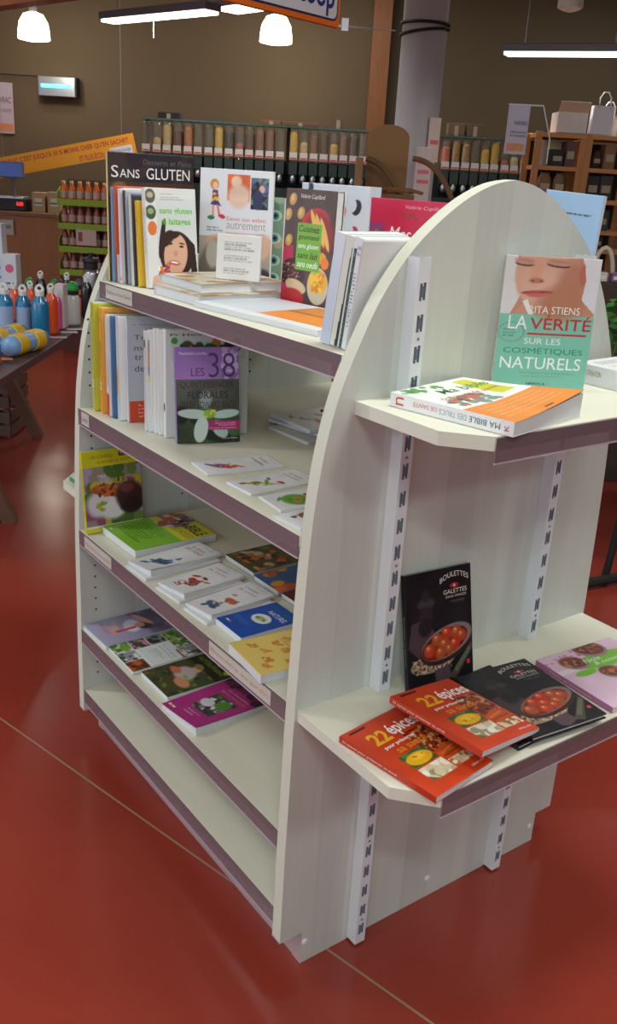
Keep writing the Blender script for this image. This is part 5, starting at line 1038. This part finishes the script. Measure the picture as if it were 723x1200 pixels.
# on top: white carton and paper bags
r, _ = G(671, 155, dP); e = GE('open_box', r, dP+.15, zT+.0005, 'open white cardboard box on top of the pine shelving', 'box'); hh = G(668, 131, dP)[1]-zT
WB = flat((208, 196, 190)); s = .105
for (a, b, c_, d_2) in ((-s, s, -.1, -.097), (-s, s, .097, .1), (-s, -s+.003, -.097, .097), (s-.003, s, -.097, .097)): MB().box(a, b, c_, d_2, 0, hh).build('side', WB, e)
MB().box(-s+.003, s-.003, -.097, .097, 0, .003).build('bottom', WB, e)
o = MB().box(-s, s, 0, .002, 0, .08).build('flap', flat((196, 170, 140)), e, loc=(0, -.1, hh), rot=(math.radians(35), 0, 0)); MB().box(-s*.7, s*.6, -.06, .06, hh*.6, hh+.03, bev=.01).build('contents', mat('kraft_mid', (134, 92, 54), .85), e)
for px, hpx, lab, dd in ((705, 46, 'white paper carrier bag with a looped handle on the pine shelving', .06), (719, 34, 'second white paper carrier bag, nearer the right edge', .22)):
    r, _ = G(px, 155, dP); e = GE('paper_bag', r, dP+dd, zT+.0005, lab, 'bag'); hh = hpx*.62/FPX*dP
    MB().prism([(-.075, 0), (.075, 0), (.07, hh), (-.07, hh)], -.04, .04, 0, 'y').build('bag_body', mat('white_paper', (206, 204, 206), .8, bump=.3, bscale=12), e)
    MB().tube([(-.04, -.042, hh-.02), (-.038, -.042, hh+.05), (-.015, -.042, hh+.085), (.015, -.042, hh+.085), (.038, -.042, hh+.05), (.04, -.042, hh-.02)], .005, 6).build('handle', flat((214, 212, 212)), e, smooth=True)

# ---- counter and green juice display on the left ----------------------
dC = 8.0; _, zC = G(30, 249, dC); rR = G(73, 260, dC)[0]; rL = rR-2.6
e = GE('counter', rL, dC, 0, 'brown wood-panelled counter at the far left', 'counter')
MB().box(0, rR-rL, 0, .7, zC-.03, zC, bev=.003).build('worktop', woodm('worktop_wood', (120, 82, 50), (2, 10, 10), .15), e)
for k in range(5): MB().box(k*.52+.002, (k+1)*.52-.002, .02, .05, .08, zC-.03).build('front_panel', OAKC, e)
MB().box(0, 2.6, .05, .68, 0, .08).build('plinth', BLACK, e); MB().box(0, 2.6, .05, .68, .08, zC-.03).build('carcass', OAKC, e)
r, z = G(8, 275, dC); e = GE('notice_sheet', r, dC-.0035, z, 'white notice sheet on the front of the wooden counter', 'notice'); MB().box(-.08, .06, 0, .003, 0, .12).build('sheet', flat((170, 160, 150)), e); MB().box(-.05, .04, -.0008, 0, .05, .08).build('print_band', flat((120, 110, 110)), e)
def face_px(x0, y0, x1, y1, d): a = G(x0, y1, d); b = G(x1, y0, d); return a[0], b[0], a[1], b[1]
# kraft boxes
for (xa, xb, ya, lab) in ((38, 52, 226, 'kraft box with a printed label on the counter, left of two'), (56, 71, 226, 'kraft box with a printed label on the counter, right of two')):
    r0, r1, z0, z1 = face_px(xa, ya, xb, 249, dC+.15); hw = (r1-r0)/2; e = GE('kraft_box', (r0+r1)/2, dC+.2, zC+.0005, lab, 'box', 'kraft boxes on the counter'); hh = z1-zC
    MB().box(-hw, hw, -.05, .08, 0, hh, bev=.003).build('carton', mat('kraft_light', (164, 134, 100), .8), e); MB().box(-hw*.55, hw*.55, -.0515, -.0503, hh*.32, hh*.7).build('label', flat((190, 180, 160)), e); MB().box(-hw*.55, hw*.55, -.0522, -.0516, hh*.42, hh*.5).build('label_stripe', flat((60, 90, 70)), e)
# till scale with screen
e = GE('weighing_scale', G(8, 240, dC)[0], dC+.2, zC+.0005, 'weighing scale with red digits and a blue screen on the counter', 'scale')
r0 = G(8, 240, dC)[0]; zz = G(8, 233, dC)[1]-zC; MB().box(-.2, .12, -.1, .15, 0, zz, bev=.008).build('base', BLACK, e)
Lt = Lettering(); Lt.put('0.00', .05, zz*.45, .105, zz*.75, (255, 40, 30)); o = Lt.build(e, 'digits', M=Matrix.Translation((0, -.102, 0)) @ Matrix.Rotation(PI/2, 4, 'X')); o.data.materials[0] = mat('red_digits', (255, 40, 30), .4, emit=3)
MB().tube([(0, 0, zz), (0, 0, zz+.2)], .018, 8).build('stalk', mat('grey_fitting', (92, 84, 88), .5), e); zs = zz+.16
MB().box(-.12, .10, -.03, .0, zs, zs+.13, bev=.006).build('screen_housing', mat('grey_fitting', (92, 84, 88), .5), e); MB().box(-.11, .09, -.033, -.031, zs+.012, zs+.118).build('screen', mat('blue_screen', (50, 70, 130), .3, emit=.5), e)
MB().box(-.18, .1, -.08, .1, zz, zz+.012).build('pan', STEEL, e)
# green tiers with juice bottles
dG = 7.5; rA = G(69, 280, dG)[0]; wG = .62
GREEN = mat('lime_card', (140, 168, 30), .6); tiers = [G(95, y, dG)[1] for y in (236, 264, 291, 318)]
e = GE('juice_display', rA, dG, 0, 'lime green four-tier display of juice bottles beside the counter', 'display')
for k, z in enumerate(tiers):
    MB().box(0, wG, 0, .32, z-.004, z).build('tier_board', GREEN, e); MB().box(0, wG, -.004, 0, z-.035, z+.012).build('tier_front', GREEN, e)
    MB().prism([(0, z-.035), (.1, z-.035), (.1, z+.1), (0, z+.06)], -.004, 0, 0, 'x').build('side_cheek', GREEN, e); MB().prism([(0, z-.035), (.32, z-.035), (.32, z+.03), (.1, z+.1), (0, z+.06)], wG, wG+.004, 0, 'x').build('side_cheek', GREEN, e)
MB().box(0, wG, .32, .335, 0, tiers[0]+.15).build('back_panel', mat('display_brown', (80, 52, 36), .8), e); MB().box(0, wG, 0, .32, 0, tiers[3]-.035).build('base_cabinet', mat('display_red_brown', (92, 46, 34), .7), e)
r, z = G(100, 283, dG); MB().box(r-rA-.07, r-rA+.09, -.012, -.006, z-.03, z+.09).build('price_card', flat((196, 170, 160)), e); MB().box(r-rA-.05, r-rA-.02, -.0135, -.012, z, z+.07).build('price_card_picture', flat((150, 60, 50)), e)
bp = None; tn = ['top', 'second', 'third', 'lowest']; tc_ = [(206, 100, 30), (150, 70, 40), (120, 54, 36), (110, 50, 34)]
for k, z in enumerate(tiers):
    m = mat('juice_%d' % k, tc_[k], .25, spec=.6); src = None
    for i in range(9):
        x = rA+.035+i*.064
        e = GE('juice_bottle', x, dG+.06, z+.0005, 'small juice bottle, %s from the left on the %s green tier' % (ordn[i], tn[k]), 'bottle', 'juice bottles on the green display')
        if src is None:
            a = MB().lathe([(.027, 0), (.028, .01), (.028, .085), (.016, .115), (.014, .13)], 12).build('glass_body', m, e, smooth=True); b = MB().lathe([(.0285, .02), (.0285, .07)], 12, cap=False).build('label', flat((190, 160, 150)), e); c_ = MB().lathe([(.015, .128), (.015, .145)], 10).build('cap', flat((226, 190, 150) if k == 0 else (150, 60, 40)), e); src = (a, b, c_)
        else:
            for s in src: q = s.copy(); C.objects.link(q); q.parent = e

# ---- table with drinking bottles on the left --------------------------
zTb = .72
e = GE('display_table', -1.75, 4.2, 0, 'dark wooden trestle table covered with drinking bottles on the left', 'table')
TW = woodm('dark_table_wood', (84, 60, 60), (8, 1.2, 8), .2)
for k in range(5): MB().box(-.65+k*.246, -.65+(k+1)*.246-.003, -1.1, 1.1, zTb-.035, zTb, bev=.003).build('plank', TW, e)
LW2 = woodm('leg_wood', (104, 74, 58), (10, 10, 1.5), .2)
def leg(a, b, w_=.06): 
    a, b = Vector(a), Vector(b); t = (b-a).normalized(); s = t.cross(Vector((0, 1, 0))).normalized()*w_/2; q = t.cross(s).normalized()*w_*.35
    vs = [a+s+q, a-s+q, a-s-q, a+s-q, b+s+q, b-s+q, b-s-q, b+s-q]; mk('leg', vs, [(0,3,2,1),(4,5,6,7),(0,1,5,4),(1,2,6,5),(2,3,7,6),(3,0,4,7)], LW2, e)
leg((.19, .83, 0), (-.03, .6, zTb-.035)); leg((-.9+.2, .83, 0), (-.45, .6, zTb-.035)); leg((.36+.1, -.48, 0), (.22, -.6, zTb-.035)); leg((-.7, -.48, 0), (-.45, -.6, zTb-.035))
MB().box(-.6, .3, .57, .61, zTb-.1, zTb-.035).build('cross_bar', LW2, e); MB().box(-.6, .35, -.62, -.58, zTb-.1, zTb-.035).build('cross_bar', LW2, e)
# slatted crates under the table
for k in range(3):
    e = GE('wooden_crate', -1.98, 5.15, .0005+.165*k, 'slatted wooden crate under the table, %s of its stack' % ['lowest', 'middle', 'topmost'][k], 'crate', 'crates under the table')
    for s in (-1, 1):
        for q in (.01, .085): MB().box(-.28, .28, s*.17-.006, s*.17+.006, q, q+.06).build('slat', LW2, e)
        for q in (.01, .085): MB().box(s*.28-.006, s*.28+.006, -.16, .16, q, q+.06).build('slat', LW2, e)
        for s2 in (-1, 1): MB().box(s*.26-.015, s*.26+.015, s2*.15-.015, s2*.15+.015, 0, .16).build('corner_post', LW2, e)
    MB().box(-.27, .27, -.16, .16, .002, .01).build('bottom', LW2, e)
def bottle(px, d, wpx, ytop, c, lab, cap='loop', label=None, capc=(214, 214, 210)):
    r, zt_ = G(px, ytop, d); h = zt_-zTb; w_ = wpx/FPX*d/2; hb = h*.86 if cap == 'loop' else h*.80
    e = GE('drinking_bottle', r, d, zTb+.0005, lab, 'bottle', 'drinking bottles on the left table')
    m = mat('enamel_%d_%d_%d' % c, c, .22, spec=.6, coat=.4)
    o = MB().lathe([(w_*.9, 0), (w_, .012), (w_, hb*.72), (w_*.9, hb*.82), (w_*.5, hb*.92), (w_*.45, hb*.97)], 24).build('body', m, e, smooth=True)
    if label: MB().lathe([(w_*1.01, h*.05), (w_*1.01, h*.58)], 24, cap=False).build('label_wrap', flat(label), e, smooth=True)
    cm = flat(capc)
    if cap == 'loop':
        MB().lathe([(w_*.5, hb*.93), (w_*.52, hb*1.02), (w_*.4, hb*1.05)], 16).build('cap', cm, e)
        mb = MB(); s = w_*.62; outer = [(-s, 0), (s, 0), (s*.55, s*1.5), (-s*.55, s*1.5)]
        n = 16; ro = s*.4; pts = [(ro*math.cos(2*PI*k/n), s*.75+ro*math.sin(2*PI*k/n)) for k in range(n)]
        # ring plate with a finger hole
        oo = [(s*.85*math.cos(2*PI*k/n)*(1-.25*math.sin(2*PI*k/n)), s*.75+s*.85*math.sin(2*PI*k/n)) for k in range(n)]
        vs = [(x, y_, z) for y_ in (-.006, .006) for (x, z) in oo+pts]; fs = []
        for k in range(n):
            k2 = (k+1) % n; fs += [(k, k2, n+k2, n+k), (2*n+k2, 2*n+k, 3*n+k, 3*n+k2), (k2, k, 2*n+k, 2*n+k2), (n+k, n+k2, 3*n+k2, 3*n+k)]
        mk('cap_loop', vs, fs, cm, e, loc=(0, 0, hb*1.0))
    else:
        MB().lathe([(w_*.8, hb*.88), (w_*.82, hb), (w_*.7, hb*1.02)], 20).build('collar', BLACK, e)
        MB().lathe([(w_*.86, hb), (w_*.88, hb*1.05), (w_*.7, hb*1.15), (w_*.3, h), (.001, h)], 20, cap=False).build('cap', cm, e, smooth=True)
    return e
BLU, ORA = (24, 116, 160), (226, 82, 34)
bottle(4, 4.22, 19, 332, BLU, 'blue drinking bottle with a pale wrap at the left edge of the photo', label=(150, 170, 200))
bottle(26, 4.25, 18, 334, BLU, 'blue drinking bottle with a pale wrap, second from the left edge', label=(150, 170, 200))
bottle(46, 4.2, 20, 334, BLU, 'plain glossy blue drinking bottle next to the orange one')
bottle(59, 4.33, 15, 331, ORA, 'orange drinking bottle in the front row beside the plain blue one')
bottle(66, 4.45, 11, 338, (206, 90, 150), 'pink drinking bottle between the orange one and a carton')
bottle(16, 4.65, 13, 329, ORA, 'orange drinking bottle in the second row, left one'); bottle(35, 4.7, 13, 329, ORA, 'orange drinking bottle in the second row, right one')
bottle(84.5, 4.62, 17, 330, (206, 206, 202), 'white drinking bottle with a green domed cap', 'dome', None, (30, 150, 60))
bottle(95, 5.0, 12, 340, ORA, 'orange drinking bottle behind the white one', 'dome', None, (206, 80, 40)); bottle(76, 4.95, 11, 338, ORA, 'small orange bottle tucked behind the carton', 'dome', None, (70, 70, 76))
bottle(47, 5.05, 12, 317, (30, 30, 32), 'black drinking bottle with a white loop cap, far row left'); bottle(78, 5.1, 12, 319, (30, 30, 32), 'black drinking bottle with a white loop cap, far row middle'); bottle(101, 4.85, 13, 320, (24, 24, 28), 'black drinking bottle with a white loop cap, beside the display unit')
bottle(34, 5.0, 12, 325, (60, 60, 60), 'dark bottle with a green dome cap, left one at the back', 'dome', None, (40, 150, 70)); bottle(63, 5.05, 11, 327, (60, 60, 60), 'dark bottle with a green dome cap, right one at the back', 'dome', None, (40, 140, 70))
bottle(70, 5.15, 11, 327, (50, 50, 54), 'dark bottle with a grey dome cap, middle of the back row', 'dome', None, (80, 82, 88)); bottle(92, 5.1, 12, 327, (50, 50, 54), 'dark bottle with a grey dome cap, right of the back row', 'dome', None, (80, 82, 88))
r, zt_ = G(106, 296, 5.2); e = GE('steel_flask', r, 5.2, zTb+.0005, 'big steel flask with a black stopper at the table end', 'flask'); h = zt_-zTb; w_ = .045
MB().lathe([(w_, 0), (w_*1.05, .01), (w_*1.05, h*.62), (w_*.8, h*.72)], 24).build('body', STEEL, e, smooth=True); MB().lathe([(w_*.85, h*.7), (w_*.85, h*.82), (w_*1.0, h*.84), (w_*.9, h*.9), (w_*.3, h*.93), (w_*.3, h)], 20).build('stopper', BLACK, e)
# cartons
def carton(x0, x1, y0, d, c, lab, tops=None, dot=None):
    r0, _ = G(x0, y0, d); r1, z1 = G(x1, y0, d); hw = (r1-r0)/2; e = GE('carton', (r0+r1)/2, d, zTb+.0005, lab, 'carton'); h = z1-zTb
    MB().box(-hw, hw, -.04, .04, 0, h, bev=.003).build('box', flat(c), e)
    if tops: MB().box(-hw, hw, -.04, .04, h, h+.002).build('lid', flat(tops), e)
    if dot:
        mb = MB().lathe([(hw*.6, 0), (hw*.6, .001)], 20); mb.v = [(a, -.0405-c2, h*.75+b) for a, b, c2 in mb.v]; mb.build('printed_disc', flat(dot), e)
    for k in range(4): MB().box(-hw*.6, hw*.5, -.0415, -.0403, h*(.14+.11*k), h*(.17+.11*k)).build('printed_line', flat((90, 100, 140)), e)
carton(5, 21, 298, 5.0, (206, 206, 214), 'white carton with a pink disc standing behind the bottles', None, (210, 90, 130)); carton(-10, 4, 262, 5.05, (206, 208, 218), 'taller white carton with a blue disc at the left edge', None, (60, 80, 150))
carton(66, 76.5, 334, 4.52, (206, 196, 196), 'narrow pink-lidded carton between pink and white bottles', (214, 150, 180))
# rolled packs
def pack(pa, pb, d0, d1, lab, rad=.042):
    (ra, za), (rb, zb) = G(*pa, d0), G(*pb, d1); a = F(ra, d0, zTb+rad*1.1); b = F(rb, d1, zTb+rad); t = b-a; L_ = t.length
    e = empty('rolled_pack', a-Vector((0, 0, rad*.98)), math.atan2(t.y, t.x), lab, 'pack', 'rolled packs on the left table')
    def seg(nm, x0, x1, m, k=1.0):
        n = 8; prof = [(rad*k*(.8 if (i in (0, n) and k == 1) else 1+.04*math.sin(i*2.1)), x0+(x1-x0)*i/n) for i in range(n+1)]; mb = MB().lathe(prof, 18); mb.v = [(z, x, rad+y*.98) for x, y, z in mb.v]; mb.build(nm, m, e, smooth=True)
    seg('roll', 0, L_, mat('pack_blue', (120, 160, 206), .35, var=.2, vscale=30)); seg('yellow_band', L_*.16, L_*.4, mat('pack_yellow', (214, 172, 30), .4, var=.1), 1.06); seg('yellow_band', L_*.62, L_*.88, mat('pack_yellow', (214, 172, 30), .4, var=.1), 1.06)
pack((8, 412), (50, 400), 3.72, 3.98, 'blue and yellow rolled pack lying nearest the table edge'); pack((-14, 408), (26, 394), 3.82, 4.08, 'blue and yellow rolled pack lying behind the nearest one')
r, _ = G(-2, 415, 3.7); e = GE('small_box', r, 3.62, zTb+.0005, 'small blue box with an orange foot at the left edge', 'box'); MB().box(-.05, .03, -.03, .03, .02, .075, bev=.002).build('box', flat((40, 90, 160)), e); MB().box(-.05, .03, -.03, .03, 0, .02).build('orange_foot', flat((214, 100, 40)), e)
for j, (px, py, c, lab) in enumerate([(68, 395.5, (206, 204, 206), 'white price card near the orange bottle'), (81, 389.5, (206, 204, 206), 'white price card in front of the white bottle'), (88, 386, (206, 204, 206), 'white price card beside the white bottle foot'), (38, 408, (220, 130, 80), 'orange price card in the middle of the table edge'), (3, 421, (220, 130, 80), 'orange price card at the left end of the table edge')]):
    D = _f + CR*((px-361.5)/FPX) - CU*((py-600)/FPX); k = (zTb-CAM.z)/D.z; Pt = CAM+D*k; Pt.z = zTb+.0006
    o = MB().box(-.04, .04, -.022, .022, 0, .0012).build('price_card', flat(c), loc=Pt, rot=(0, 0, -YAW+.35)); tag(o, lab, 'card', 'price cards on the left table')
# ---- plant table at the right edge ------------------------------------
dR = 3.45; rX = G(735, 600, dR)[0]
e = GE('plant_table', rX+.25, dR+.2, 0, 'black metal table with splayed legs at the right edge', 'table'); zt_ = G(723, 452, dR)[1]
MB().box(-.28, .6, -.25, .45, zt_-.02, zt_, bev=.003).build('table_top', BLACK, e)
for sx in (-.3, .55):
    for sy in (-.22, .4): MB().tube([(sx*.8, sy, zt_-.02), (sx, sy, .0)], .016, 8).build('leg', BLACK, e)
MB().tube([(-.42, -.3, .03), (.6, .18, .06)], .02, 8).build('foot_bar', BLACK, e)
for (px, py, s_, lab) in ((722, 372, .07, 'leafy green pot plant at the right edge, upper one'), (724, 412, .06, 'leafy green pot plant at the right edge, lower one')):
    r, z = G(px, py, dR+.05); zb_ = zt_
    e = GE('pot_plant', r+.02, dR+.1+(0 if py < 400 else -.2), zb_+.0005, lab, 'plant')
    MB().lathe([(.035, 0), (.045, .07), (.04, .07), (.035, .06)], 16).build('pot', flat((110, 70, 50)), e)
    hz = max(.1, z-zb_); lv = MB()
    for k in range(60):
        a = random.uniform(0, 2*PI); q = random.uniform(.1, 1); rad_ = s_*q; zz = hz*random.uniform(.55, 1.25); c0 = Vector((rad_*math.cos(a), rad_*math.sin(a), zz)); n1 = Vector((math.cos(a), math.sin(a), random.uniform(-.4, .6))).normalized()*.028; n2 = n1.cross(Vector((random.uniform(-1, 1), random.uniform(-1, 1), 1))).normalized()*.015
        lv.add([c0-n1, c0-n1*.2+n2, c0+n1, c0-n1*.2-n2, c0+Vector((0, 0, .004))], [(0, 1, 4), (1, 2, 4), (2, 3, 4), (3, 0, 4)])
    o = lv.build('foliage', mat('leaf_green', (56, 120, 40), .5, var=.3, vscale=20), e); o['kind'] = 'stuff'
    for k in range(5): a = k*1.3; MB().tube([(0, 0, .05), (s_*.5*math.cos(a), s_*.5*math.sin(a), hz*.9)], .003, 5).build('stem', mat('stem_green', (80, 110, 50), .6), e)
# basket with white handles and packets behind it
dQ = 5.0; r, z = G(716, 318, dQ); e = GE('basket', r, dQ, 0, 'tall basket stand with pale woven handles at the right edge', 'basket')
MB().box(-.14, .3, -.17, .2, 0, z-.04, bev=.01).build('stand', mat('basket_dark', (62, 46, 40), .8), e)
for x in (-.06, .08):
    P3 = [(x+.055*math.cos(PI*k/10), -.05, z-.04+.16*math.sin(PI*k/10)) for k in range(11)]; MB().tube(P3, .012, 8).build('handle', flat((190, 178, 160)), e, smooth=True)
for j, (x, c, lab) in enumerate([(-.09, (196, 190, 190), 'small white packet in front of the basket handles'), (-.01, (120, 80, 130), 'small violet packet in front of the basket handles'), (.07, (150, 70, 60), 'small red packet in front of the basket handles')]):
    e = GE('packet', r+x, dQ-.14, z-.0395, lab, 'packet'); MB().box(-.03, .03, -.02, .02, 0, .045, bev=.004).build('pouch', flat(c), e); MB().box(-.02, .02, -.0215, -.0203, .012, .03).build('label', flat((220, 214, 200)), e)
bpy.context.view_layer.update()
